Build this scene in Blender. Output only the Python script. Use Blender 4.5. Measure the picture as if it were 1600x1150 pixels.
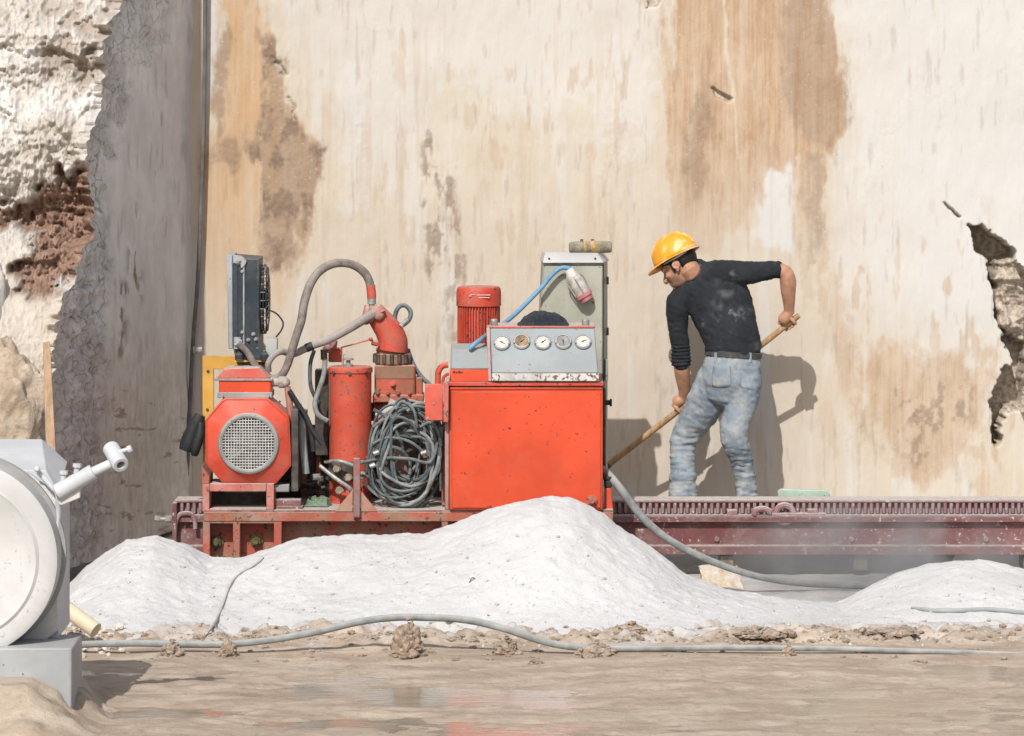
import bpy, bmesh, math, random
import numpy as np
from mathutils import Vector, Matrix, Quaternion
for o in list(bpy.data.objects): bpy.data.objects.remove(o)
SC = bpy.context.scene
COL = SC.collection
R = random.Random(7)
PI = math.pi
# ------------------------------------------------------------------ camera, light, exposure
F = 7000.0; HOR = 91.0; CAMH = 2.8
cam = bpy.data.cameras.new('camera'); camo = bpy.data.objects.new('camera', cam); COL.objects.link(camo)
camo.location = (0, 0, CAMH); camo.rotation_euler = (PI/2, 0, 0)
cam.sensor_width = 36; cam.lens = 36*F/1600; cam.shift_y = -(575-HOR)/1600
cam.clip_start = .5; cam.clip_end = 2000
SC.camera = camo
SUN = Vector((.24, 1, -.9)).normalized()
w = bpy.data.worlds.new('World'); SC.world = w; w.use_nodes = True
wn = w.node_tree; bg = wn.nodes['Background']
sky = wn.nodes.new('ShaderNodeTexSky'); sky.sky_type = 'NISHITA'; sky.sun_disc = False
sky.sun_elevation = math.asin(-SUN.z); sky.sun_rotation = math.atan2(-SUN.x, -SUN.y)
sky.air_density = 1.0; sky.dust_density = 3.0; sky.ozone_density = 1.0
wn.links.new(sky.outputs[0], bg.inputs[0]); bg.inputs[1].default_value = .115
sl = bpy.data.lights.new('sun', 'SUN'); sl.energy = 4.2; sl.angle = math.radians(.5); sl.color = (1, .972, .935)
so = bpy.data.objects.new('sun', sl); COL.objects.link(so)
so.rotation_euler = SUN.to_track_quat('-Z', 'Y').to_euler()
SC.view_settings.view_transform = 'Standard'; SC.view_settings.look = 'None'
SC.view_settings.exposure = -0.08; SC.view_settings.gamma = 1; SC.view_settings.use_curve_mapping = False

# ------------------------------------------------------------------ pixel -> place
def PX(u, Y): return (u-800)*Y/F
def PZ(v, Y): return CAMH-(v-HOR)*Y/F
def P(u, v, Y): return Vector((PX(u, Y), Y, PZ(v, Y)))

# ------------------------------------------------------------------ numpy noise
def _h(ix, iy, iz, s):
    n = (ix*374761393 + iy*668265263 + iz*1440662683 + s*974634777) & 0xFFFFFFFF
    n = ((n ^ (n >> 13))*1274126177) & 0xFFFFFFFF
    n = (n ^ (n >> 16)) & 0xFFFFFF
    return n/float(0xFFFFFF)*2-1
def vn(x, y, z=0.0, s=0):
    x, y, z = np.broadcast_arrays(np.asarray(x, float), np.asarray(y, float), np.asarray(z, float))
    ix = np.floor(x).astype(np.int64); iy = np.floor(y).astype(np.int64); iz = np.floor(z).astype(np.int64)
    fx, fy, fz = x-ix, y-iy, z-iz
    fx = fx*fx*fx*(fx*(fx*6-15)+10); fy = fy*fy*fy*(fy*(fy*6-15)+10); fz = fz*fz*fz*(fz*(fz*6-15)+10)
    def L(dz):
        a = _h(ix, iy, iz+dz, s); b = _h(ix+1, iy, iz+dz, s); c = _h(ix, iy+1, iz+dz, s); d = _h(ix+1, iy+1, iz+dz, s)
        e = a+(b-a)*fx; f = c+(d-c)*fx
        return e+(f-e)*fy
    if not np.any(fz): return L(0)
    p = L(0); return p+(L(1)-p)*fz
def fbm(x, y, z=0.0, o=4, s=0, g=.5):
    t = 0; a = 1; n = 0; f = 1
    for i in range(o):
        t = t+a*vn(np.asarray(x)*f+i*17.3, np.asarray(y)*f+i*5.1, np.asarray(z)*f+(i*3.7 if np.any(z) else 0), s+i); n += a; a *= g; f *= 2.03
    return t/n*1.6
def ridged(x, y, z=0.0, o=4, s=0):
    t = 0; a = 1; n = 0; f = 1
    for i in range(o):
        t = t+a*(1-np.abs(vn(np.asarray(x)*f+i*7.7, np.asarray(y)*f+i*3.3, np.asarray(z)*f, s+i))*2); n += a; a *= .5; f *= 2.1
    return t/n
def sst(a, b, x):
    t = np.clip((x-a)/(b-a), 0, 1); return t*t*(3-2*t)
def polydist(u, v, pts):      # signed distance, + inside
    d = np.full(u.shape, 1e9); ins = np.zeros(u.shape, bool); n = len(pts)
    for i in range(n):
        ax, ay = pts[i]; bx_, by_ = pts[(i+1) % n]
        ex, ey = bx_-ax, by_-ay
        t = np.clip(((u-ax)*ex+(v-ay)*ey)/(ex*ex+ey*ey+1e-9), 0, 1)
        d = np.minimum(d, np.hypot(u-ax-t*ex, v-ay-t*ey))
        c = ((ay > v) != (by_ > v)) & (u < ex*(v-ay)/((by_-ay) or 1e-9)+ax)
        ins ^= c
    return np.where(ins, d, -d)

# ------------------------------------------------------------------ materials
def newmat(name):
    m = bpy.data.materials.new(name); m.use_nodes = True
    return m, m.node_tree, m.node_tree.nodes['Principled BSDF']
class G:
    """small node-graph helper"""
    def __init__(s, name):
        s.m, s.t, s.b = newmat(name); s.b.inputs['Specular IOR Level'].default_value = .3
    def n(s, ty, **k):
        nd = s.t.nodes.new(ty)
        for a, b in k.items(): setattr(nd, a, b)
        return nd
    def l(s, a, b): s.t.links.new(a, b)
    def put(s, sock, val):
        if hasattr(val, 'is_output'): s.l(val, sock)
        else: sock.default_value = val
    def coord(s, scale=(1, 1, 1), rnd=True):
        tc = s.n('ShaderNodeTexCoord'); mp = s.n('ShaderNodeMapping'); mp.inputs['Scale'].default_value = scale
        s.l(tc.outputs['Object'], mp.inputs['Vector'])
        if rnd:
            oi = s.n('ShaderNodeObjectInfo'); s.l(s.math('MULTIPLY', oi.outputs['Random'], 13.0), mp.inputs['Location'])
        return mp.outputs[0]
    def noise(s, co, scale, detail=4, rough=.55, dist=0.0):
        nd = s.n('ShaderNodeTexNoise'); s.l(co, nd.inputs['Vector'])
        nd.inputs['Scale'].default_value = scale; nd.inputs['Detail'].default_value = detail
        nd.inputs['Roughness'].default_value = rough; nd.inputs['Distortion'].default_value = dist
        return nd.outputs[0]
    def ramp(s, val, a, b):
        nd = s.n('ShaderNodeMapRange', interpolation_type='SMOOTHSTEP'); s.l(val, nd.inputs[0])
        nd.inputs[1].default_value = a; nd.inputs[2].default_value = b
        return nd.outputs[0]
    def math(s, op, a, b=0.0):
        nd = s.n('ShaderNodeMath', operation=op); s.put(nd.inputs[0], a); s.put(nd.inputs[1], b); return nd.outputs[0]
    def mix(s, f, a, b, mode='MIX'):
        nd = s.n('ShaderNodeMix', data_type='RGBA', blend_type=mode)
        s.put(nd.inputs[0], f)
        for i, q in ((6, a), (7, b)):
            if isinstance(q, tuple): q = (q[0], q[1], q[2], 1)
            s.put(nd.inputs[i], q)
        return nd.outputs[2]
    def attr(s, name): 
        nd = s.n('ShaderNodeAttribute', attribute_name=name); return nd.outputs['Fac']
    def bump(s, h, strength=.3, dist=.01, prev=None):
        nd = s.n('ShaderNodeBump'); nd.inputs['Strength'].default_value = strength; nd.inputs['Distance'].default_value = dist
        s.l(h, nd.inputs['Height'])
        if prev is not None: s.l(prev, nd.inputs['Normal'])
        s.l(nd.outputs[0], s.b.inputs['Normal']); return nd.outputs[0]
    def done(s, col, rough=.6, metal=0.0):
        s.put(s.b.inputs['Base Color'], (col[0], col[1], col[2], 1) if isinstance(col, tuple) else col)
        s.put(s.b.inputs['Roughness'], rough); s.put(s.b.inputs['Metallic'], metal)
        return s.m
DUST = (.48, .455, .42)
def paint(name, base, chip=(.05, .03, .022), chips=.5, dust=.4, rough=.5, metal=0.0, grime=.3, gcol=(.16, .11, .075), chipscale=42):
    g = G(name); co = g.coord()
    big = g.noise(co, 2.6, 4, .6); mid = g.noise(co, 9, 5, .62); fine = g.noise(co, chipscale, 5, .66)
    dk = tuple(c*.86 for c in base); lt = tuple(min(1, c*1.08+.004) for c in base)
    col = g.mix(g.ramp(big, .35, .68), dk, lt)
    gm = g.math('MULTIPLY', g.ramp(mid, .36 if grime > .7 else .47, .62 if grime > .7 else .72), grime)
    col = g.mix(gm, col, gcol)
    geo = g.n('ShaderNodeNewGeometry')
    bv = g.n('ShaderNodeBevel', samples=3); bv.inputs['Radius'].default_value = .007
    vd = g.n('ShaderNodeVectorMath', operation='DOT_PRODUCT'); g.l(bv.outputs[0], vd.inputs[0]); g.l(geo.outputs['Normal'], vd.inputs[1])
    edge = g.math('MULTIPLY', g.ramp(g.math('SUBTRACT', 1.0, vd.outputs['Value']), .01, .08), g.ramp(mid, .38, .62))
    th = .74-.17*chips
    clus = g.math('MULTIPLY', g.ramp(big, .3, .6), .07)
    cm = g.ramp(g.math('ADD', fine, clus), th, th+.025)
    cm = g.math('MAXIMUM', cm, g.math('MULTIPLY', edge, .75))
    col = g.mix(cm, col, chip)
    sep = g.n('ShaderNodeSeparateXYZ'); g.l(geo.outputs['Normal'], sep.inputs[0])
    up = g.math('MULTIPLY', g.ramp(sep.outputs[2], .35, .95), min(1, dust*1.6))
    haze = g.math('MULTIPLY', g.ramp(g.noise(co, 5.5, 5, .7), .42, .75), dust*.55)
    dm = g.math('MULTIPLY', g.math('MAXIMUM', up, haze), g.ramp(fine, .2, .55))
    col = g.mix(dm, col, DUST)
    g.bump(g.math('SUBTRACT', g.math('MULTIPLY', mid, .4), cm), .25, .003)
    return g.done(col, g.math('ADD', g.math('MULTIPLY', dm, .4), rough), metal)
def plain(name, base, var=.15, rough=.6, metal=0.0, scale=20, dust=0.0, bump=.15):
    g = G(name); co = g.coord()
    a = g.noise(co, scale, 5, .6)
    col = g.mix(g.ramp(a, .3, .7), tuple(c*(1-var) for c in base), tuple(min(1, c*(1+var)) for c in base))
    if dust:
        geo = g.n('ShaderNodeNewGeometry'); sep = g.n('ShaderNodeSeparateXYZ'); g.l(geo.outputs['Normal'], sep.inputs[0])
        m_ = g.math('ADD', g.math('MULTIPLY', g.ramp(sep.outputs[2], .2, .95), .8), g.math('MULTIPLY', g.ramp(g.noise(co, 7, 4), .45, .8), .6))
        col = g.mix(g.math('MULTIPLY', m_, dust), col, DUST)
    g.bump(a, bump, .003)
    return g.done(col, rough, metal)

RED = paint('bright red enamel', (.57, .066, .023), chips=.16, dust=.07, grime=.05, rough=.42)
RED2 = paint('worn red enamel', (.50, .058, .03), chips=.55, dust=.22, grime=.35, rough=.55)
RED3 = paint('oily red casting', (.50, .08, .045), chips=.4, dust=.35, grime=.75, gcol=(.2, .115, .065), rough=.6)
REDRUST = paint('rusty red frame', (.36, .08, .054), chips=.5, dust=.5, grime=.85, gcol=(.24, .145, .09), rough=.7)
REDCYL = paint('scratched red cylinder', (.54, .072, .036), chip=(.11, .09, .08), chips=.72, dust=.15, grime=.35, rough=.5, chipscale=55)
MAROON = paint('maroon oxide paint', (.15, .052, .053), chip=(.40, .36, .34), chips=.46, dust=.5, grime=.2, rough=.6)
MAROOND = paint('dusted maroon paint', (.22, .105, .115), chip=(.45, .40, .39), chips=.4, dust=.9, grime=.2, rough=.7)
PANEL = paint('grey blue panel', (.25, .285, .30), chip=(.20, .13, .09), chips=.25, dust=.2, grime=.3, gcol=(.3, .25, .19), rough=.5)
LIPM = paint('chipped white lip', (.54, .54, .52), chip=(.16, .08, .04), chips=.8, dust=.2, grime=.45, rough=.6)
CABM = paint('grey green cabinet', (.34, .345, .285), chips=.12, dust=.1, grime=.12, rough=.5)
CABL = paint('pale cabinet top', (.50, .515, .53), chips=.2, dust=.3, grime=.1, rough=.5)
YEL = paint('yellow enamel', (.60, .33, .06), chips=.2, dust=.3, grime=.2, rough=.5)
WHT = paint('dusty white enamel', (.54, .54, .53), chip=(.42, .39, .35), chips=.3, dust=.35, grime=.1, gcol=(.5, .46, .4), rough=.55)
WHTB = paint('pale blue white enamel', (.52, .545, .575), chip=(.4, .38, .36), chips=.18, dust=.2, grime=.1, gcol=(.5, .46, .4), rough=.55)
GREYB = paint('dusty grey steel', (.27, .275, .27), chips=.3, dust=.5, grime=.2, rough=.65)
RADM = paint('slate radiator paint', (.022, .034, .044), chip=(.35, .35, .35), chips=.12, dust=.08, grime=.1, gcol=(.3, .27, .24), rough=.5)
RADL = paint('light radiator end', (.30, .32, .34), chips=.3, dust=.4, grime=.2, rough=.5)
STEEL = plain('dull steel', (.30, .29, .275), .3, .5, .35, 30, .25)
DKST = plain('dark greasy steel', (.07, .06, .052), .4, .6, .3, 22, .22)
HOSE = plain('dusty grey hose', (.20, .21, .205), .25, .75, 0, 26, .4)
HOSEB = plain('worn brown grey hose', (.165, .14, .125), .35, .72, 0, 24, .3)
HOSEC = plain('blue grey cable', (.085, .105, .108), .35, .65, 0, 30, .25)
PVC = plain('pale grey plastic pipe', (.27, .295, .295), .15, .6, 0, 10, .35)
BLKR = plain('black rubber', (.022, .024, .026), .3, .6, 0, 20, .08)
BLUEC = plain('blue cable sheath', (.12, .27, .42), .12, .5, 0, 20, .12)
CREAM = plain('cream plastic pipe', (.62, .52, .37), .08, .5, 0, 9, .2)
FABD = plain('dark cloth', (.012, .016, .024), .4, .9, 0, 60, .05, .5)
GREENR = plain('green rag cloth', (.06, .14, .07), .5, .9, 0, 60, .25, .6)
GRNB = plain('pale green plastic', (.34, .43, .36), .1, .5, 0, 14, .25)
DIAL = plain('ivory gauge dial', (.52, .50, .45), .06, .4, 0, 30)
DIALB = plain('stained brown dial', (.27, .19, .12), .5, .4, 0, 25)
DIALG = plain('clouded grey dial', (.27, .265, .26), .3, .4, 0, 25)
INK = plain('black ink', (.02, .02, .02), .1, .5)
BANDY = plain('dusty yellow tape', (.36, .23, .07), .4, .7, 0, 25, .25)
CLOTHG = plain('grey wrap', (.20, .175, .13), .4, .85, 0, 25, .2, .4)
PINKR = plain('dusty pink cap', (.40, .16, .16), .2, .6, 0, 25, .3)
SKIN = None
def wood(name, a, b):
    g = G(name); co = g.coord((3, 3, .5)); n1 = g.noise(co, 14, 6, .6, 1.2)
    g.bump(n1, .3, .003); return g.done(g.mix(g.ramp(n1, .3, .7), a, b), .7)
WOOD = wood('ash handle wood', (.25, .145, .07), (.42, .27, .15))
BOARD = wood('pine board', (.30, .19, .11), (.43, .30, .195))
TIMB = wood('dark timber', (.12, .085, .06), (.26, .2, .15))
def glassm():
    g = G('dusty lamp glass'); g.b.inputs['Transmission Weight'].default_value = .35
    co = g.coord(); n1 = g.noise(co, 30, 4)
    return g.done(g.mix(g.ramp(n1, .35, .65), (.55, .52, .45), (.78, .76, .70)), .18)
GLASS = glassm()

# ------------------------------------------------------------------ mesh builder
def catmull(pts, sub):
    pts = [Vector(p) for p in pts]; out = []
    n = len(pts)
    for i in range(n-1):
        p0 = pts[max(0, i-1)]; p1 = pts[i]; p2 = pts[i+1]; p3 = pts[min(n-1, i+2)]
        for k in range(sub):
            t = k/sub
            out.append(.5*((2*p1)+(p2-p0)*t+(2*p0-5*p1+4*p2-p3)*t*t+(3*p1-p0-3*p2+p3)*t**3))
    out.append(pts[-1]); return out
class MB:
    def __init__(s): s.v = []; s.f = []
    def add(s, vs, fs):
        k = len(s.v); s.v += [tuple(v) for v in vs]; s.f += [tuple(i+k for i in f) for f in fs]; return s
    def hexa(s, c):    # 8 corners: bottom ring 0-3, top ring 4-7
        return s.add(c, [(3, 2, 1, 0), (4, 5, 6, 7), (0, 1, 5, 4), (1, 2, 6, 5), (2, 3, 7, 6), (3, 0, 4, 7)])
    def box(s, a, b):
        (x0, y0, z0), (x1, y1, z1) = a, b
        if x0 > x1: x0, x1 = x1, x0
        if z0 > z1: z0, z1 = z1, z0
        return s.hexa([(x0, y0, z0), (x1, y0, z0), (x1, y1, z0), (x0, y1, z0), (x0, y0, z1), (x1, y0, z1), (x1, y1, z1), (x0, y1, z1)])
    def pbox(s, u0, v0, u1, v1, Y, dep):
        return s.box((PX(u0, Y), Y, PZ(v1, Y)), (PX(u1, Y), Y+dep, PZ(v0, Y)))
    def prism(s, poly, y0, y1, poly2=None):     # polygon in (x,z), extruded along y
        n = len(poly); poly2 = poly2 or poly
        area = sum(poly[i][0]*poly[(i+1) % n][1]-poly[(i+1) % n][0]*poly[i][1] for i in range(n))
        if area < 0: poly = poly[::-1]; poly2 = poly2[::-1]
        vs = [(x, y0, z) for x, z in poly]+[(x, y1, z) for x, z in poly2]
        fs = [tuple(range(n)), tuple(range(2*n-1, n-1, -1))]
        fs += [((i+1) % n, i, n+i, n+(i+1) % n) for i in range(n)]
        return s.add(vs, fs)
    def pprism(s, poly, Y, dep): return s.prism([(PX(u, Y), PZ(v, Y)) for u, v in poly], Y, Y+dep)
    def xprism(s, poly, x0, x1):                # polygon in (y,z), extruded along x
        n = len(poly)
        area = sum(poly[i][0]*poly[(i+1) % n][1]-poly[(i+1) % n][0]*poly[i][1] for i in range(n))
        if area < 0: poly = poly[::-1]
        vs = [(x1, y, z) for y, z in poly]+[(x0, y, z) for y, z in poly]
        fs = [tuple(range(n)), tuple(range(2*n-1, n-1, -1))]
        fs += [((i+1) % n, i, n+i, n+(i+1) % n) for i in range(n)]
        return s.add(vs, fs)
    def tube(s, pts, r, n=10, sub=4, cap=True, flat=None):
        pts = [Vector(p) for p in pts]; m = len(pts)
        rs = list(r) if isinstance(r, (list, tuple)) else [r]*m
        if sub > 1 and m > 2:
            q = catmull(pts, sub); rr = []
            for i in range(m-1):
                for k in range(sub): rr.append(rs[i]+(rs[i+1]-rs[i])*k/sub)
            rr.append(rs[-1]); pts, rs = q, rr
        m = len(pts); vs = []; fs = []; nrm = None
        for i in range(m):
            t = (pts[min(m-1, i+1)]-pts[max(0, i-1)]).normalized()
            if nrm is None:
                a = Vector((0, 1, 0)) if abs(t.y) < .9 else Vector((1, 0, 0)); nrm = t.cross(a).normalized()
            else:
                nrm = (nrm-t*nrm.dot(t)).normalized()
            b = t.cross(nrm)
            for k in range(n):
                a = 2*PI*k/n; vs.append(pts[i]+(nrm*math.cos(a)+b*math.sin(a))*rs[i])
        for i in range(m-1):
            for k in range(n):
                k2 = (k+1) % n; fs.append((i*n+k, i*n+k2, (i+1)*n+k2, (i+1)*n+k))
        if cap: fs.append(tuple(range(n-1, -1, -1))); fs.append(tuple((m-1)*n+k for k in range(n)))
        return s.add(vs, fs)
    def cyl(s, a, b, r, r2=None, n=20): return s.tube([a, b], [r, r if r2 is None else r2], n, 1)
    def lathe(s, c, prof, n=28, axis=(0, 0, 1)):   # prof: (radius, height)
        c = Vector(c); q = Vector((0, 0, 1)).rotation_difference(Vector(axis).normalized())
        vs = []; fs = []; m = len(prof)
        for r, h in prof:
            for k in range(n):
                a = 2*PI*k/n; vs.append(c+q @ Vector((r*math.cos(a), r*math.sin(a), h)))
        for i in range(m-1):
            for k in range(n):
                k2 = (k+1) % n; fs.append((i*n+k, i*n+k2, (i+1)*n+k2, (i+1)*n+k))
        fs.append(tuple(range(n-1, -1, -1))); fs.append(tuple((m-1)*n+k for k in range(n)))
        return s.add(vs, fs)
    def torus(s, c, nrm, Rr, r, n=28, k=8):
        c = Vector(c); q = Vector((0, 0, 1)).rotation_difference(Vector(nrm).normalized()); vs = []; fs = []
        for i in range(n):
            a = 2*PI*i/n
            for j in range(k):
                b = 2*PI*j/k; vs.append(c+q @ Vector(((Rr+r*math.cos(b))*math.cos(a), (Rr+r*math.cos(b))*math.sin(a), r*math.sin(b))))
        for i in range(n):
            for j in range(k):
                i2 = (i+1) % n; j2 = (j+1) % k; fs.append((i*k+j, i2*k+j, i2*k+j2, i*k+j2))
        return s.add(vs, fs)
    def ell(s, c, ax, n=20, m=12):      # ax: three axis vectors (scaled)
        c = Vector(c); a, b, d = [Vector(q) for q in ax]; vs = [c-d]; fs = []
        for i in range(1, m):
            th = -PI/2+PI*i/m
            for k in range(n):
                ph = 2*PI*k/n; vs.append(c+(a*math.cos(ph)+b*math.sin(ph))*math.cos(th)+d*math.sin(th))
        vs.append(c+d); top = len(vs)-1
        for k in range(n): fs.append((0, 1+(k+1) % n, 1+k))
        for i in range(m-2):
            for k in range(n):
                k2 = (k+1) % n; fs.append((1+i*n+k, 1+i*n+k2, 1+(i+1)*n+k2, 1+(i+1)*n+k))
        b0 = 1+(m-2)*n
        for k in range(n): fs.append((b0+k, b0+(k+1) % n, top))
        return s.add(vs, fs)
    def ball(s, c, r, n=14, m=8): return s.ell(c, [(r, 0, 0), (0, r, 0), (0, 0, r)], n, m)
    def rock(s, c, size, seed, sub=3, amp=.28, freq=1.6):
        bm = bmesh.new(); bmesh.ops.create_icosphere(bm, subdivisions=sub, radius=1)
        V = np.array([v.co[:] for v in bm.verts])
        d = 1+amp*fbm(V[:, 0]*freq+seed*3.1, V[:, 1]*freq+seed, V[:, 2]*freq+.37, 4, seed)
        V = V*d[:, None]*np.array(size)+np.array(c)
        fs = [tuple(v.index for v in f.verts) for f in bm.faces]; bm.free()
        return s.add([tuple(q) for q in V], fs)
WORLD = {}
def tag(o, label=None, cat=None, group=None, kind=None):
    if label: o['label'] = label
    if cat: o['category'] = cat
    if group: o['group'] = group
    if kind: o['kind'] = kind
    return o
def empty(name, loc, label=None, cat=None, group=None):
    o = bpy.data.objects.new(name, None); COL.objects.link(o); o.location = loc; o.empty_display_size = .1
    WORLD[o] = Vector(loc); return tag(o, label, cat, group)
def link(name, me, parent, origin):
    o = bpy.data.objects.new(name, me); COL.objects.link(o); WORLD[o] = Vector(origin)
    if parent is not None: o.parent = parent; o.location = Vector(origin)-WORLD[parent]
    else: o.location = origin
    return o
def build(mb, name, mat, parent=None, smooth=32, bevel=0.0, seg=2):
    V = np.array(mb.v, float); lo = V.min(0); hi = V.max(0); c = (lo+hi)/2
    if parent is None: c[2] = lo[2]
    me = bpy.data.meshes.new(name)
    me.from_pydata([tuple(q) for q in V-c], [], mb.f); me.materials.append(mat)
    bm = bmesh.new(); bm.from_mesh(me); bmesh.ops.recalc_face_normals(bm, faces=bm.faces); bm.to_mesh(me); bm.free()
    if smooth: me.shade_smooth(); me.set_sharp_from_angle(angle=math.radians(smooth))
    o = link(name, me, parent, c)
    if bevel:
        b = o.modifiers.new('bevel', 'BEVEL'); b.width = bevel; b.segments = seg; b.limit_method = 'ANGLE'; b.angle_limit = math.radians(38)
    return o
def gridmesh(name, V, nx, ny, mat, parent=None, origin=(0, 0, 0), attrs=None, smooth=True):
    """V: (ny*nx,3) row-major"""
    i = np.arange(ny-1)[:, None]*nx+np.arange(nx-1)[None, :]
    q = np.stack([i, i+1, i+nx+1, i+nx], -1).reshape(-1, 4)
    me = bpy.data.meshes.new(name)
    me.vertices.add(len(V)); me.loops.add(q.size); me.polygons.add(len(q))
    me.vertices.foreach_set('co', (V-np.array(origin)).astype(np.float32).ravel())
    me.loops.foreach_set('vertex_index', q.astype(np.int32).ravel())
    me.polygons.foreach_set('loop_start', np.arange(0, q.size, 4, dtype=np.int32))
    me.update(calc_edges=True); me.validate()
    for k, a in (attrs or {}).items():
        at = me.attributes.new(k, 'FLOAT', 'POINT'); at.data.foreach_set('value', np.clip(a, 0, 1).astype(np.float32).ravel())
    me.materials.append(mat)
    if smooth: me.shade_smooth()
    return link(name, me, parent, origin)
def copy_thing(root, loc, label=None):
    def cp(o, par):
        c = o.copy(); COL.objects.link(c)
        if par is not None: c.parent = par
        for ch in list(o.children): cp(ch, c)
        return c
    r = cp(root, None); r.location = loc
    if label: r['label'] = label
    return r

# ================================================================== ROCK FACE AT THE BACK
YW = 25.6
def rock_face_mat():
    g = G('sawn cream stone'); co = g.coord((1, 1, 1), False); cs = g.coord((9, 1, .55), False); cs2 = g.coord((34, 1, 1.1), False)
    s1 = g.noise(cs, 1.6, 6, .62, .4); s2 = g.noise(cs2, 1.5, 5, .6, .3); blot = g.noise(co, 1.7, 5, .6); fine = g.noise(co, 38, 5, .65)
    och, bro, whi, pit, tan = [g.attr(k) for k in ('ochre', 'brown', 'white', 'pit', 'tan')]
    base = g.mix(g.ramp(blot, .3, .7), (.485, .42, .33), (.53, .48, .40))
    base = g.mix(g.math('MULTIPLY', tan, .75), base, (.50, .435, .36))
    sk = g.math('MULTIPLY', g.ramp(s1, .48, .8), .26)
    base = g.mix(sk, base, (.46, .355, .25))
    base = g.mix(g.math('MULTIPLY', g.ramp(s2, .52, .7), .22), base, (.56, .53, .485))
    base = g.mix(g.math('MULTIPLY', whi, .85), base, (.55, .56, .562))
    o1 = g.mix(g.ramp(g.math('ADD', g.math('MULTIPLY', s2, .35), g.math('MULTIPLY', g.noise(g.coord((1, 1, .45), False), 7, 6, .7, .3), .65)), .36, .62), (.335, .20, .11), (.455, .33, .22)); o1 = g.mix(g.math('MULTIPLY', g.attr('orange'), .6), o1, (.50, .295, .125))
    base = g.mix(g.math('MULTIPLY', och, g.math('ADD', g.math('MULTIPLY', g.ramp(s1, .3, .62), .4), .55)), base, o1)
    b1 = g.mix(g.ramp(fine, .3, .7), (.135, .088, .062), (.235, .17, .127))
    base = g.mix(g.math('MULTIPLY', bro, g.math('ADD', g.math('MULTIPLY', g.ramp(fine, .35, .6), .3), .7)), base, b1)
    # pale spatter
    sp = g.ramp(g.noise(co, 70, 2, .5), .69, .73)
    base = g.mix(g.math('MULTIPLY', sp, .55), base, (.55, .5, .43))
    dk = g.ramp(g.noise(co, 46, 3, .6), .70, .75)
    base = g.mix(g.math('MULTIPLY', dk, .35), base, (.26, .18, .12))
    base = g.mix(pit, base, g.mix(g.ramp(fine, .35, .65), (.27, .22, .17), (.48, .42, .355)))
    b = g.bump(g.math('ADD', g.math('MULTIPLY', s2, .5), fine), .22, .006)
    return g.done(base, .8)
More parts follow.
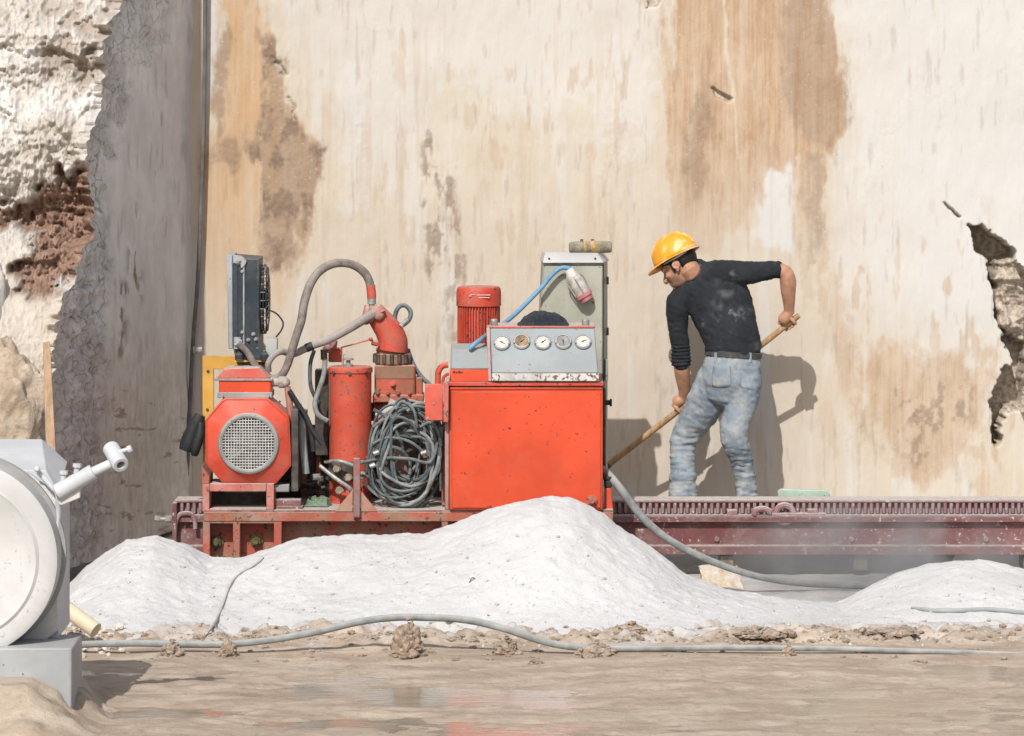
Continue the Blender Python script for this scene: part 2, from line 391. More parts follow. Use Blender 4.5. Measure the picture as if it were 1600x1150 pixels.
def rock_face():
    fx = np.arange(PX(285, YW), PX(1720, YW), .0069); fz = np.arange(PZ(850, YW), PZ(-110, YW), .0069)
    xs = np.concatenate([[-4.5, -2.6], fx, [3.5, 5, 9, 16]]); zs = np.concatenate([[-.6, -.25], fz, [3.75, 4.1, 4.8, 6.0]])
    X, Z = np.meshgrid(xs, zs); X = X.ravel(); Z = Z.ravel()
    u = 800+X*F/YW; v = HOR+(CAMH-Z)*F/YW
    w1 = fbm(u/60, v/150, 0, 4, 3)*26; w2 = fbm(u/22, v/110, 0, 4, 9)*13; wf = fbm(u/9, v/30, 0, 3, 21)*5
    st = fbm(u/7.0, v/420, 0, 4, 31)          # vertical streaks
    iso = fbm(u/13, v/19, 0, 5, 35, .62)
    st2 = fbm(u/17.0, v/300, 0, 4, 37)
    def reg(pts, soft=14, wx=1.0, wy=1.6): return sst(-soft, soft, polydist(u+wx*(w2+wf)*.8, v+wy*w1, pts)+st*soft*.35+iso*soft*.9)
    och = reg([(350, -60), (402, -60), (418, 40), (440, 90), (468, 150), (494, 215), (507, 280), (492, 330), (474, 400), (455, 470), (400, 560), (318, 700), (306, 640), (312, 350), (322, 200), (344, 110)], 12)*.9
    och = och*sst(640, 330, v)*.75+och*sst(430, 120, v)*.25
    och = np.maximum(och, reg([(1046, -60), (1292, -60), (1304, 60), (1311, 140), (1326, 205), (1300, 240), (1290, 275), (1286, 340), (1276, 440), (1262, 470), (1250, 330), (1235, 235), (1195, 240), (1170, 330), (1120, 400), (1060, 420), (1048, 250)], 9)*(1-.55*sst(200, 380, v)))
    och = och*(1-.85*reg([(1128, -80), (1136, -80), (1152, 120), (1156, 230), (1142, 120)], 5))
    och = np.maximum(och, .55*reg([(1270, 300), (1290, 300), (1300, 420), (1330, 520), (1350, 640), (1320, 640), (1290, 520)], 12))
    och = np.maximum(och, .75*reg([(1330, 590), (1420, 540), (1540, 560), (1552, 640), (1500, 720), (1480, 740), (1420, 740), (1350, 690)], 22))
    och = np.maximum(och, .30*sst(.35, .8, st2+.35*fbm(u/200, v/200, 0, 3, 5))*sst(1700, 900, u)*sst(-50, 200, v))
    och = np.maximum(och, .5*sst(.45, .75, fbm(u/20, v/65, 0, 4, 61))*sst(1250, 1330, u)*sst(260, 420, v))
    och = np.maximum(och, .35*sst(.5, .8, fbm(u/14, v/60, 0, 4, 67))*sst(560, 600, u)*sst(1050, 1000, u))
    bro = reg([(408, 40), (432, 60), (452, 120), (478, 195), (507, 238), (506, 285), (487, 325), (468, 390), (452, 445), (408, 440), (402, 350), (408, 300), (384, 250), (392, 190), (412, 150)], 9)*(.55+.45*sst(-.3, .5, fbm(u/18, v/40, 0, 4, 77)))
    bro = np.maximum(bro, .6*reg([(330, 225), (372, 215), (385, 260), (372, 300), (336, 270)], 10))
    bro = np.maximum(bro, .55*reg([(345, 40), (362, 60), (352, 160), (335, 215), (330, 170)], 6))
    bro = np.maximum(bro, .42*reg([(1236, -60), (1292, -60), (1308, 110), (1326, 200), (1296, 225), (1250, 200), (1215, 120)], 12))
    bro = np.maximum(bro, .5*reg([(1092, 160), (1112, 190), (1104, 260), (1078, 290), (1072, 230)], 10))
    bro = np.maximum(bro, .4*reg([(1260, 230), (1290, 230), (1282, 380), (1268, 380)], 8))
    bro = np.maximum(bro, .62*reg([(1400, 620), (1448, 590), (1520, 595), (1520, 640), (1450, 660), (1440, 700), (1412, 700)], 12)*sst(-.35, .25, fbm(u/10, v/14, 0, 3, 91)))
    spk = sst(-.1, .45, fbm(u/11, v/24, 0, 4, 83))
    bro = np.maximum(bro, .7*spk*reg([(654, 200), (672, 200), (676, 285), (662, 290)], 6, .4, .5))
    bro = np.maximum(bro, .75*spk*reg([(660, 255), (708, 255), (716, 325), (700, 330)], 8, .4, .5))
    bro = np.maximum(bro, .7*spk*reg([(655, 320), (722, 330), (726, 440), (690, 445), (668, 420)], 10, .4, .5))
    bro = np.maximum(bro, .55*spk*reg([(690, 440), (740, 440), (760, 540), (700, 560)], 12, .4, .5))
    bro = np.maximum(bro, .22*sst(.6, .95, fbm(u/9, v/60, 0, 4, 85)))
    whi = .85*reg([(1188, 235), (1240, 225), (1248, 300), (1236, 370), (1180, 380), (1170, 300)], 12)
    whi = np.maximum(whi, .75*sst(1230, 1440, u+st2*60+w1*1.5)*sst(640, 430, v+.25*(u-1400)*-1+w1))
    whi = np.maximum(whi, .55*reg([(430, -60), (1040, -60), (1035, 180), (980, 260), (900, 200), (700, 130), (560, 330), (540, 300), (510, 160)], 40))
    whi = np.maximum(whi, .8*reg([(1255, -60), (1640, -60), (1640, 420), (1380, 460), (1320, 330), (1318, 100)], 30)*.8)
    whi = np.maximum(whi, .8*reg([(538, 80), (562, 80), (570, 200), (582, 320), (572, 320), (552, 210)], 8, .6, .5))
    whi = np.maximum(whi, .45*sst(.3, .75, fbm(u/26, v/240, 0, 4, 45)))
    whi = np.maximum(whi, .8*reg([(322, -60), (344, -60), (344, 100), (330, 150), (318, 160)], 5, .5, .5))
    tan = sst(240, 620, v+.5*w1+st2*60)*sst(1500, 1150, u+w1)
    # hollows
    def hole(pts, soft, wob=1.0): return sst(0, soft, polydist(u+wob*fbm(u/14, v/14, 0, 4, 101)*5, v+wob*fbm(u/14, v/14, 0, 4, 103)*5, pts))
    Hh = [(hole([(1512, 352), (1532, 350), (1578, 384), (1602, 420), (1650, 440), (1650, 640), (1598, 640), (1580, 560), (1566, 525), (1552, 500), (1546, 450), (1540, 405), (1522, 385)], 5), .30),
          (hole([(1574, 572), (1650, 520), (1650, 650), (1580, 640), (1566, 660), (1566, 690), (1556, 702), (1549, 690), (1552, 655), (1545, 640), (1548, 610)], 5), .24),
          (hole([(1470, 316), (1478, 316), (1504, 336), (1500, 342)], 3, .5), .06),
          (hole([(1106, 132), (1122, 140), (1146, 155), (1140, 164), (1116, 152)], 4, .6), .035),
          (hole([(1002, -40), (1040, -40), (1034, 4), (1018, 10), (1008, 4)], 4), .08),
          (hole([(424, 88), (440, 92), (450, 112), (448, 130), (430, 118)], 7), .03),
          (hole([(448, 150), (456, 150), (466, 190), (458, 188)], 5), .02),
          (hole([(398, 195), (404, 195), (412, 218), (404, 218)], 5), .015)]
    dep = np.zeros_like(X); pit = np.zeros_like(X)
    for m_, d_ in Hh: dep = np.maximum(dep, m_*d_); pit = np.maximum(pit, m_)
    rough = fbm(X*9, Z*9, 0, 5, 55)
    rr = ridged(X*5, Z*5, 0, 5, 57)
    bulge = hole([(1552, 405), (1590, 395), (1650, 430), (1650, 700), (1590, 640), (1600, 540), (1562, 522), (1549, 470)], 10)*.26*(.72+.45*rr)
    dep2 = np.where(dep > .05, dep-bulge+rough*.02*pit, dep)
    flake = np.maximum.reduce([.9*reg([(556, 180), (575, 180), (585, 320), (575, 330), (560, 250)], 5, .5, .5), .9*reg([(565, 20), (592, 20), (596, 40), (588, 52), (575, 42)], 4, .4, .4), .7*reg([(1330, 260), (1450, 120), (1600, 60), (1600, 90), (1460, 150), (1400, 260), (1345, 320)], 14), .7*reg([(940, 200), (985, 150), (1000, 260), (970, 300), (940, 280)], 10), .6*reg([(1330, 690), (1560, 650), (1560, 740), (1330, 760)], 14)])
    relief = .004*fbm(u/240, v/240, 0, 3, 11)*3+.0022*fbm(u/16, v/40, 0, 4, 12)+.003*flake*np.abs(fbm(u/9, v/12, 0, 5, 14, .65))+.003*bro*fbm(u/7, v/7, 0, 3, 15)
    inside = (u > 280) & (u < 1716) & (v > -106) & (v < 860)
    Yv = YW+np.where(inside, dep2-relief, 0)
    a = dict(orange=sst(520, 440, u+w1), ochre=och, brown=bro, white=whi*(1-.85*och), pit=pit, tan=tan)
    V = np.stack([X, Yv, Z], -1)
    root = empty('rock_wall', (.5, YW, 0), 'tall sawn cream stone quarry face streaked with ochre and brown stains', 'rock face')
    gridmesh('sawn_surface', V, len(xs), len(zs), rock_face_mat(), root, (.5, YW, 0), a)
    mb = MB(); mb.box((-4.4, YW+.35, -.6), (16, YW+3, 6.0)); mb.box((-4.4, YW+.02, 5.95), (16, YW+.4, 6.02))
    build(mb, 'rock_core', plain('plain cream stone', (.55, .48, .4), .15, .85, 0, 6), root)
rock_face()

# ================================================================== BROKEN ROCK ON THE LEFT
def edge_u(v):
    v = np.asarray(v, float)
    return 9*fbm(v/34, v*0+.5, 0, 3, 112)*sst(-700, -100, v)+5*np.round(fbm(v/13, v*0+1.5, 0, 2, 113)*2)/2+edge_s(v+9*fbm(v/30, v*0+2.2, 0, 3, 111))
def edge_s(v):
    return np.interp(v, [-900, -60, 0, 35, 58, 78, 100, 150, 182, 230, 265, 300, 340, 372, 400, 432, 462, 492, 550, 620, 700, 900],
                     [196, 196, 193, 174, 178, 160, 166, 161, 149, 141, 138, 142, 151, 134, 121, 118, 101, 93, 86, 80, 74, 66])
def line_Y(u): return 49105/(2221-u)
def rock_mats():
    g = G('broken white limestone'); co = g.coord((1, 1, 1), False); 
    n1 = g.noise(co, 3.2, 6, .65, .4); n2 = g.noise(co, 14, 6, .7, .3); n3 = g.noise(co, 60, 4, .7)
    cl, sm, crev = g.attr('clay'), g.attr('smooth'), g.attr('crev')
    c = g.mix(g.ramp(n1, .38, .66), (.47, .43, .375), (.64, .625, .60))
    c = g.mix(g.math('MULTIPLY', g.ramp(n2, .52, .72), .5), c, (.36, .29, .22))
    c = g.mix(g.math('MULTIPLY', sm, .7), c, g.mix(g.ramp(n2, .35, .7), (.46, .39, .30), (.53, .475, .40)))
    c = g.mix(g.math('MULTIPLY', g.ramp(n3, .58, .7), .45), c, (.6, .59, .565))
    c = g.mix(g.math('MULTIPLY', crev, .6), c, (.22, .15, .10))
    k = g.mix(g.ramp(n2, .3, .7), (.17, .10, .072), (.34, .225, .165))
    k = g.mix(g.math('MULTIPLY', g.ramp(n3, .6, .7), .5), k, (.46, .38, .32))
    c = g.mix(cl, c, k)
    g.bump(g.math('ADD', n2, g.math('MULTIPLY', n3, .8)), .6, .010)
    front = g.done(c, .9)
    g = G('grey sawn side stone'); co = g.coord((1, 1, 1), False); cs = g.coord((1, 8, .7), False)
    n1 = g.noise(cs, 1.6, 6, .62, .4); n2 = g.noise(co, 13, 7, .72, .1); n3 = g.noise(co, 50, 4, .7); n4 = g.noise(co, 3, 5, .65)
    ch, st = g.attr('chip'), g.attr('stain')
    c = g.mix(g.ramp(n4, .35, .68), (.58, .56, .54), (.70, .685, .67))
    c = g.mix(g.math('MULTIPLY', g.ramp(n1, .55, .78), .25), c, (.42, .37, .33))
    c = g.mix(st, c, g.mix(g.ramp(n3, .35, .65), (.13, .09, .065), (.30, .22, .17)))
    vo = g.n('ShaderNodeTexVoronoi', feature='DISTANCE_TO_EDGE'); wv = g.n('ShaderNodeVectorMath', operation='ADD'); nv = g.n('ShaderNodeTexNoise'); g.l(co, nv.inputs['Vector']); nv.inputs['Scale'].default_value = 7; g.l(g.mix(.16, co, nv.outputs['Color'], 'ADD'), vo.inputs['Vector']); vo.inputs['Scale'].default_value = 6.5
    k = g.mix(g.ramp(n4, .35, .65), (.46, .435, .41), (.66, .65, .635)); k = g.mix(g.math('MULTIPLY', g.ramp(n2, .5, .66), .5), k, (.27, .24, .21)); k = g.mix(g.math('MULTIPLY', g.ramp(n3, .57, .66), .5), k, (.11, .095, .08)); k = g.mix(g.math('MULTIPLY', g.ramp(vo.outputs['Distance'], .05, .0), .75), k, (.12, .1, .085))
    c = g.mix(ch, c, k)
    c = g.mix(g.math('MULTIPLY', g.attr('low'), g.math('ADD', g.math('MULTIPLY', g.ramp(n2, .4, .65), .35), .2)), c, (.36, .275, .205))
    g.bump(g.math('ADD', n2, g.math('MULTIPLY', n3, .4)), .4, .008)
    return front, g.done(c, .88)
def rock_left():
    MF, MS = rock_mats()
    root = empty('rock_outcrop', (-2.9, 24.2, 0), 'broken white limestone block with red clay pocket and shaded grey sawn side', 'rock')
    # front: rows over v (at nominal depth), columns from the edge to the left
    vs = np.concatenate([[-500, -250, -150], np.arange(-120, 905, 2.4)]); ts = np.concatenate([np.linspace(0, 1, 170)**1.0, [1.6, 3, 6]])
    T, V = np.meshgrid(ts, vs); T = T.ravel(); V = V.ravel()
    es = edge_s(np.convolve(np.pad(vs, 12, mode='edge'), np.ones(25)/25, 'valid')); es = np.convolve(np.pad(es, 12, mode='edge'), np.ones(25)/25, 'valid')
    eu = edge_u(V); bl = sst(0, .22, T); eY = line_Y(eu)*(1-bl)+line_Y(np.interp(V, vs, es))*bl
    u = eu*(1-bl)+np.interp(V, vs, es)*bl; u = u-T*(u+25)
    clay = sst(-12, 12, polydist(u+fbm(u/22, V/22, 0, 4, 5)*20, V+fbm(u/22, V/22, 0, 4, 6)*18, [(-40, 322), (30, 322), (70, 292), (108, 262), (175, 255), (175, 420), (110, 430), (82, 474), (40, 462), (24, 420), (44, 392), (66, 372), (46, 350), (-40, 352)]))
    smooth = sst(-20, 30, polydist(u+fbm(u/40, V/40, 0, 3, 15)*20, V, [(-60, 370), (40, 385), (85, 470), (100, 520), (90, 900), (-60, 900)]))
    x = u/60; y = V/60
    cells = ridged(x*.75+.3*fbm(x, y, 0, 3, 4), y*.75, 0, 5, 33)
    n = .05*fbm(x*.6, y*.6, 0, 3, 41)+.022*(cells-.4)+.03*fbm(x*3, y*3, 0, 4, 42)+.022*ridged(x*6, y*6, 0, 3, 43)+.012*fbm(x*11, y*11, 0, 3, 44)
    n = n*(1-.75*smooth)
    fall = sst(0, .12, T)
    dep = -(n*fall)-.12*T+.13*clay*fall*(.7+.6*ridged(x*3, y*3, 0, 4, 46))
    # ledges
    for (pa, d) in (([(-40, 70), (60, 78), (112, 84), (150, 70), (168, 62), (172, 96), (140, 116), (112, 110), (60, 92), (-40, 98)], .07), ([(112, 96), (140, 92), (146, 128), (128, 134)], .06), ([(-40, 158), (12, 170), (36, 200), (-40, 250)], .05)):
        dep += d*sst(-5, 5, polydist(u+fbm(u/20, V/20, 0, 3, 71)*9, V+fbm(u/20, V/20, 0, 3, 72)*9, pa))*fall
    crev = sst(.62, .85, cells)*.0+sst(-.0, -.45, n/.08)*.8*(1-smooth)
    Y = eY-.02*T+dep*1.0
    Y0 = eY+0*T
    X = PX(u, Y0); Z = PZ(V, Y0)
    Z = np.where(V < -130, PZ(-130, Y0)+(-130-V)*.006, Z)
    VV = np.stack([X, Y, Z], -1)
    gridmesh('broken_front', VV, len(ts), len(vs), MF, root, (-2.9, 24.2, 0), dict(clay=clay, smooth=smooth, crev=crev))
    # side: from edge back to the corner
    ss = np.concatenate([np.linspace(0, 1, 230), [1.25]])
    S, V = np.meshgrid(ss, vs); S = S.ravel(); V = V.ravel()
    eu = edge_u(V)+0*S
    # world z rows taken at the edge so the mesh joins the front
    eY = line_Y(eu); Zr = PZ(V, eY); Zr = np.where(V < -130, PZ(-130, eY)+(-130-V)*.006, Zr)
    Y = eY+S*(25.6-eY); X = -1.818-.203*(25.6-Y)
    uu = 800+X*F/Y; vv = HOR+(CAMH-Zr)*F/Y
    inner = np.interp(vv, [-60, 0, 30, 100, 150, 200, 260, 300, 340, 400, 460, 520, 600, 700, 900], [222, 222, 214, 204, 196, 182, 168, 164, 174, 172, 166, 160, 166, 160, 150])
    chip = sst(14, -10, uu-inner+fbm(uu/18, vv/30, 0, 4, 8)*16)
    chip = .85*chip; chip = np.maximum(chip, .7*sst(-16, 16, polydist(uu+fbm(uu/20, vv/20, 0, 4, 9)*26, vv, [(215, -60), (270, -60), (262, 60), (225, 110), (205, 90)])))
    st = .95*sst(.2, .55, fbm(uu/7, vv/40, 0, 4, 18))*np.maximum.reduce([sst(-10, 10, polydist(uu, vv, p)) for p in ([(205, 320), (214, 320), (228, 400), (222, 470), (206, 480)], [(246, 180), (258, 180), (258, 340), (248, 340)], [(185, 440), (205, 440), (196, 560), (182, 560)], [(110, 720), (150, 700), (170, 800), (150, 870), (105, 890)])])
    st = np.maximum(st, .25*sst(.5, .85, fbm(uu/5, vv/60, 0, 4, 19)))
    st = np.maximum(st, .8*sst(.62, .8, fbm(uu/24, vv/10, 0, 4, 29))*sst(560, 640, vv))
    ed = sst(0, .06, S)
    d = chip*(.035*ridged(uu/22, vv/34, 0, 4, 81)+.02*fbm(uu/9, vv/12, 0, 4, 82))*ed+.004*fbm(uu/30, vv/60, 0, 4, 83)*ed+.012*sst(0, 1, S)*fbm(uu/80, vv/80, 0, 3, 85)*ed
    X = X+d-.012*ed-.02*chip*ed
    VV = np.stack([X, Y, Zr], -1)
    gridmesh('sawn_side', VV, len(ss), len(vs), MS, root, (-2.9, 24.2, 0), dict(chip=chip, stain=st, low=sst(430, 700, vv+60*fbm(uu/60, vv/60, 0, 4, 91))))
    mb = MB(); mb.prism([(-9, -.6), (-2.42, -.6), (-2.42, 5.6), (-9, 5.6)], 24.6, 26)
    build(mb, 'rock_core', bpy.data.materials['plain cream stone'], root)
    # dark tube added along the saw-cut corner in place of its shaded strip
    mb = MB(); mb.tube([P(321, -40, 25.52), P(318, 200, 25.52), P(310, 420, 25.52), P(300, 560, 25.52), P(290, 800, 25.52)], .012, 8, 3)
    o = build(mb, 'corner_shade_strip', plain('dark corner shade', (.13, .12, .115), .25, .8, 0, 12, .1), None)
    tag(o, 'thin dark strip added for the shade in the corner where side wall meets cream face', 'pipe')
    mb = MB(); a = P(302, 547, 25.47); mb.cyl(a, a+Vector((.05, 0, 0)), .02, n=10); build(mb, 'clamp', STEEL, o)
    g = G('buff boulder stone'); co = g.coord(); n = g.noise(co, 6, 6, .7); n2 = g.noise(co, 34, 5, .75)
    g.bump(g.math('ADD', n, n2), .8, .014); BUFF = g.done(g.mix(g.math('MULTIPLY', g.ramp(n2, .5, .66), .6), g.mix(g.ramp(n, .35, .65), (.38, .30, .215), (.52, .45, .36)), (.27, .2, .14)), .9)
    # boulder at lower left
    mb = MB(); mb.rock(P(14, 640, 22.7), (.19, .15, .30), 5, 5, .3, 1.7)
    b = build(mb, 'boulder', BUFF, None, 60); tag(b, 'rough buff boulder behind the white drum at the left edge', 'boulder')
    mb = MB(); mb.rock(P(-14, 480, 23.05), (.07, .1, .26), 9, 4, .25, 1.7)
    b = build(mb, 'boulder', MF, None, 60); tag(b, 'pale upright boulder above the buff boulder at the left edge', 'boulder')
rock_left()

# ================================================================== GROUND, DUST HEAPS, WATER
def pile_ridge(X):
    us = np.array([40, 90, 112, 135, 165, 200, 245, 290, 330, 375, 430, 470, 520, 590, 660, 720, 770, 810, 850, 888, 915, 940, 970, 1000, 1030, 1060, 1090, 1120, 1160, 1220, 1300, 1360, 1420, 1500])
    vs = np.array([960, 925, 905, 880, 860, 840, 833, 846, 867, 866, 852, 837, 833, 831, 829, 809, 792, 779, 771, 774, 784, 797, 818, 838, 862, 884, 900, 912, 922, 930, 938, 948, 970, 990])
    return np.interp(X, PX(us, 22.9), PZ(vs, 22.9))
def pile_h(X, Y):
    h = pile_ridge(X)
    yr = 22.9+.10*fbm(X*.9, 0*X, 0, 2, 61)*0
    yf = 21.62+.12*fbm(X*1.3, 0*X+3.3, 0, 3, 62)
    t = np.clip((yr-Y)/(yr-yf), 0, 1.4)
    sh = np.where(t < 1, .45*.5*(1+np.cos(PI*np.clip(t, 0, 1)))+.55*(1-t), -(t-1)*.6)
    back = np.clip(Y-yr, 0, None); hb = h-.55*np.sqrt(back**2+.02**2)+.011
    z = np.where(Y <= yr, np.where(t < 1, h*sh, -(t-1)*.25), hb)
    rel = sst(-.02, .1, z)
    far = sst(0, .35, np.abs(Y-yr))
    z = z+rel*(.013*far*fbm(X*2.2, Y*2.2, 0, 3, 63)+.007*fbm(X*9, Y*9, 0, 3, 64)+.0035*fbm(X*34, Y*34, 0, 3, 65)+.007*far*np.clip(ridged(X*3.1+Y*.5, Y*1.1, 0, 3, 69)-.55, 0, 1))
    return z-.012
def mound_h(X, Y):
    us = np.array([1180, 1260, 1320, 1370, 1410, 1450, 1490, 1530, 1570, 1610, 1660, 1750, 1850]); vs = np.array([990, 960, 930, 905, 888, 876, 871, 872, 879, 890, 905, 930, 970])
    h = np.interp(X, PX(us, 22.95), PZ(vs, 22.95))
    t = np.clip((22.95-Y)/1.1, 0, 1.5)
    sh = np.where(t < 1, .6*.5*(1+np.cos(PI*np.clip(t, 0, 1)))+.4*(1-t), 0)
    z = np.where(Y <= 22.95, np.where(t < 1, h*sh, -(t-1)*.2), h-.5*np.clip(Y-22.95, 0, None))
    return z+.01*fbm(X*4, Y*4, 0, 4, 66)*sst(-.02, .05, z)+.003*fbm(X*30, Y*30, 0, 3, 67)-.012
def ground_h(X, Y):
    z = .012*fbm(X*1.4, Y*1.4, 0, 3, 51)
    band = sst(21.22, 21.6, Y+.12*fbm(X*1.7, X*0+1, 0, 3, 54))*sst(22.2, 21.8, Y)
    z = z+band*(.022+.03*fbm(X*6, Y*6, 0, 4, 52)+.022*fbm(X*20, Y*20, 0, 3, 53))
    front = sst(21.25, 20.75, Y)
    z = z-front*.03+front*(.016*fbm(X*1.3, Y*3.2, 0, 4, 55)+.006*fbm(X*12, Y*16, 0, 3, 56))
    z = z+.215*sst(-1.72, -2.02, X+.06*fbm(X*5, Y*5, 0, 3, 121))*sst(18.1, 18.85, Y+.1*fbm(X*4, Y*4, 0, 3, 122))*sst(20.1, 19.6, Y)
    z = z+.12*sst(24.45, 24.85, Y)*sst(26.5, 25.0, Y*0+24)          # higher floor behind the track
    z = z+.008*fbm(X*7, Y*7, 0, 4, 57)*sst(22, 22.6, Y)
    return z
def dust_mat():
    g = G('white stone dust'); co = g.coord((1, 1, 1), False)
    n1 = g.noise(co, 2.2, 5, .6); n2 = g.noise(co, 18, 5, .7); n3 = g.noise(co, 110, 4, .75)
    c = g.mix(g.ramp(n1, .35, .68), (.54, .54, .535), (.60, .60, .595))
    c = g.mix(g.math('MULTIPLY', g.ramp(n2, .5, .72), .5), c, (.46, .45, .44))
    c = g.mix(g.math('MULTIPLY', g.ramp(g.noise(co, 4.5, 4, .6), .58, .74), .45), c, (.50, .47, .43))
    c = g.mix(g.math('MULTIPLY', g.ramp(n3, .60, .70), .5), c, (.40, .39, .37))
    c = g.mix(g.math('MULTIPLY', g.ramp(g.noise(co, 75, 2, .5), .67, .71), .8), c, (.63, .63, .625))
    g.bump(g.math('ADD', g.math('ADD', g.math('MULTIPLY', n2, .5), n3), g.noise(co, 45, 5, .75)), .6, .009)
    return g.done(c, .95)
DUSTM = dust_mat()
def mud_mat():
    g = G('pale wet mud'); co = g.coord((1, 1, 1), False); cl = g.coord((1, 2.6, 1), False)
    n1 = g.noise(cl, 2.4, 6, .65, .3); n2 = g.noise(co, 17, 6, .7); n3 = g.noise(co, 70, 4, .7)
    du, wet = g.attr('dusty'), g.attr('wet')
    c = g.mix(g.ramp(n1, .35, .65), (.33, .255, .19), (.50, .42, .335))
    c = g.mix(g.math('MULTIPLY', g.ramp(n2, .5, .7), .55), c, (.21, .15, .11))
    c = g.mix(g.math('MULTIPLY', g.ramp(n3, .58, .68), .45), c, (.60, .54, .46))
    c = g.mix(du, c, g.mix(g.ramp(n2, .35, .7), (.52, .515, .505), (.47, .445, .415)))
    c = g.mix(g.math('MULTIPLY', wet, .22), c, (.36, .29, .21))
    g.bump(g.math('ADD', n2, g.math('MULTIPLY', n3, .5)), .6, .015)
    return g.done(c, g.math('SUBTRACT', .92, g.math('MULTIPLY', wet, .25)))
MUDM = mud_mat()
def ground():
    xs = np.concatenate([[-220, -80, -30, -12, -6, -4], np.arange(-3.2, 3.25, .017), [4, 6, 12, 30, 80, 220]])
    ys = np.concatenate([[-120, -40, 0, 8, 13, 16], np.arange(17.6, 20.4, .024), np.arange(20.4, 22.5, .015), np.arange(22.5, 25.7, .03), [26.5, 30, 60, 250]])
    X, Y = np.meshgrid(xs, ys); X = X.ravel(); Y = Y.ravel()
    Z = ground_h(X, Y)
    nn = fbm(X*2.5, Y*2.5, 0, 4, 58)
    dusty = sst(21.62, 21.95, Y+.28*nn+.1*fbm(X*9, Y*9, 0, 3, 59))
    dusty = np.maximum(dusty, .6*sst(.45, .75, fbm(X*3.3, Y*4, 0, 4, 60))*sst(21.1, 21.3, Y))
    dusty = np.where(X > .0, dusty*(1-.75*sst(.0, .35, fbm(X*2.2, Y*5, 0, 4, 68))*sst(22.25, 21.95, Y)), dusty)
    wet = sst(21.3, 20.9, Y+.1*nn)
    return tag(gridmesh('ground', np.stack([X, Y, Z], -1), len(xs), len(ys), MUDM, None, (0, 0, 0), dict(dusty=dusty, wet=wet)), kind='structure')
ground()
def heaps():
    xs = np.arange(PX(20, 22.9), PX(1520, 22.9), .0105); ys = np.arange(21.2, 23.66, .0105)
    X, Y = np.meshgrid(xs, ys); X = X.ravel(); Y = Y.ravel()
    o = gridmesh('dust_heap', np.stack([X, Y, pile_h(X, Y)], -1), len(xs), len(ys), DUSTM, None, (-.2, 22.6, 0))
    tag(o, 'long low heap of white stone dust in front of the red machine', 'heap')
    xs = np.arange(PX(1200, 22.9), PX(1800, 22.9), .012); ys = np.arange(21.7, 23.7, .012)
    X, Y = np.meshgrid(xs, ys); X = X.ravel(); Y = Y.ravel()
    o = gridmesh('dust_heap', np.stack([X, Y, mound_h(X, Y)], -1), len(xs), len(ys), DUSTM, None, (2.3, 22.6, 0))
    tag(o, 'small rounded mound of white dust at the right edge before the track', 'heap')
heaps()
def surf(X, Y):
    X = np.atleast_1d(np.asarray(X, float)); Y = np.atleast_1d(np.asarray(Y, float))
    return np.maximum.reduce([ground_h(X, Y), pile_h(X, Y), np.where(X > PX(1200, 22.9), mound_h(X, Y), -1)])
def on(u, v, y0=20.0, y1=24.1):         # where the ray through that spot meets the heaps
    Y = np.arange(y0, y1, .01); z = surf(PX(u, Y), Y); rz = PZ(v, Y)
    k = np.argmax(z >= rz); k = k if (z >= rz).any() else len(Y)-1
    return Vector((PX(u, Y[k]), Y[k], float(z[k])))
def water():
    g = G('muddy water'); co = g.coord((1.4, 5, 1), False); n = g.noise(co, 5, 4, .6)
    n2 = g.noise(g.coord((1, 3, 1), False), 3, 4, .6)
    g.bump(n, .10, .02); g.b.inputs['Specular IOR Level'].default_value = .5
    m = g.done(g.mix(g.ramp(n2, .35, .65), (.27, .215, .15), (.36, .30, .225)), .07)
    mb = MB(); mb.add([(-14, 8, -.034), (14, 8, -.034), (14, 21.15, -.034), (-14, 21.15, -.034)], [(0, 1, 2, 3)])
    tag(build(mb, 'puddle_water', m, None, 0), kind='structure')
water()
def crumbs():
    rr = random.Random(3); mb = MB()
    for i in range(900):
        u = rr.uniform(100, 1620); Y = rr.uniform(21.3, 22.7)
        x = PX(u, Y); s = rr.choice([.003, .004, .005, .006, .007, .011]); z = float(surf(x, Y)[0])
        mb.rock((x, Y, z+s*.2), (s, s*rr.uniform(.7, 1.2), s*.7), rr.randint(0, 99), 1, .35)
    tag(build(mb, 'stone_chips', plain('pale stone chips', (.46, .45, .43), .25, .9, 0, 40), None, 0), kind='stuff')
    mb = MB()
    for i in range(800):
        u = rr.uniform(20, 1640); Y = 21.42+.3*abs(rr.gauss(0, .6)) if rr.random() < .8 else rr.uniform(20.95, 21.3)
        x = PX(u, Y); s = rr.choice([.004, .005, .006, .008, .010, .015]); z = float(surf(x, Y)[0])
        mb.rock((x, Y, z+s*.15), (s*1.2, s, s*.7), rr.randint(0, 99), 1 if s < .009 else 3, .5, 2.8)
    tag(build(mb, 'mud_crumbs', plain('brown mud crumbs', (.27, .205, .15), .35, .95, 0, 40, .3, .5), None, 0), kind='stuff')
    mb = MB()
    for i in range(160):
        u = rr.uniform(30, 190); Y = rr.uniform(21.05, 21.75); x = PX(u, Y); s = rr.choice([.008, .012, .017, .024]); z = float(surf(x, Y)[0])
        mb.rock((x, Y, z+s*.2), (s, s, s*.7), rr.randint(0, 99), 1, .4, 2)
    tag(build(mb, 'stone_rubble', plain('pale rubble', (.56, .50, .43), .3, .9, 0, 30), None, 0), kind='stuff')
crumbs()
CLODM = plain('brown mud clod', (.27, .205, .15), .4, .95, 0, 34, .25, 1.0)
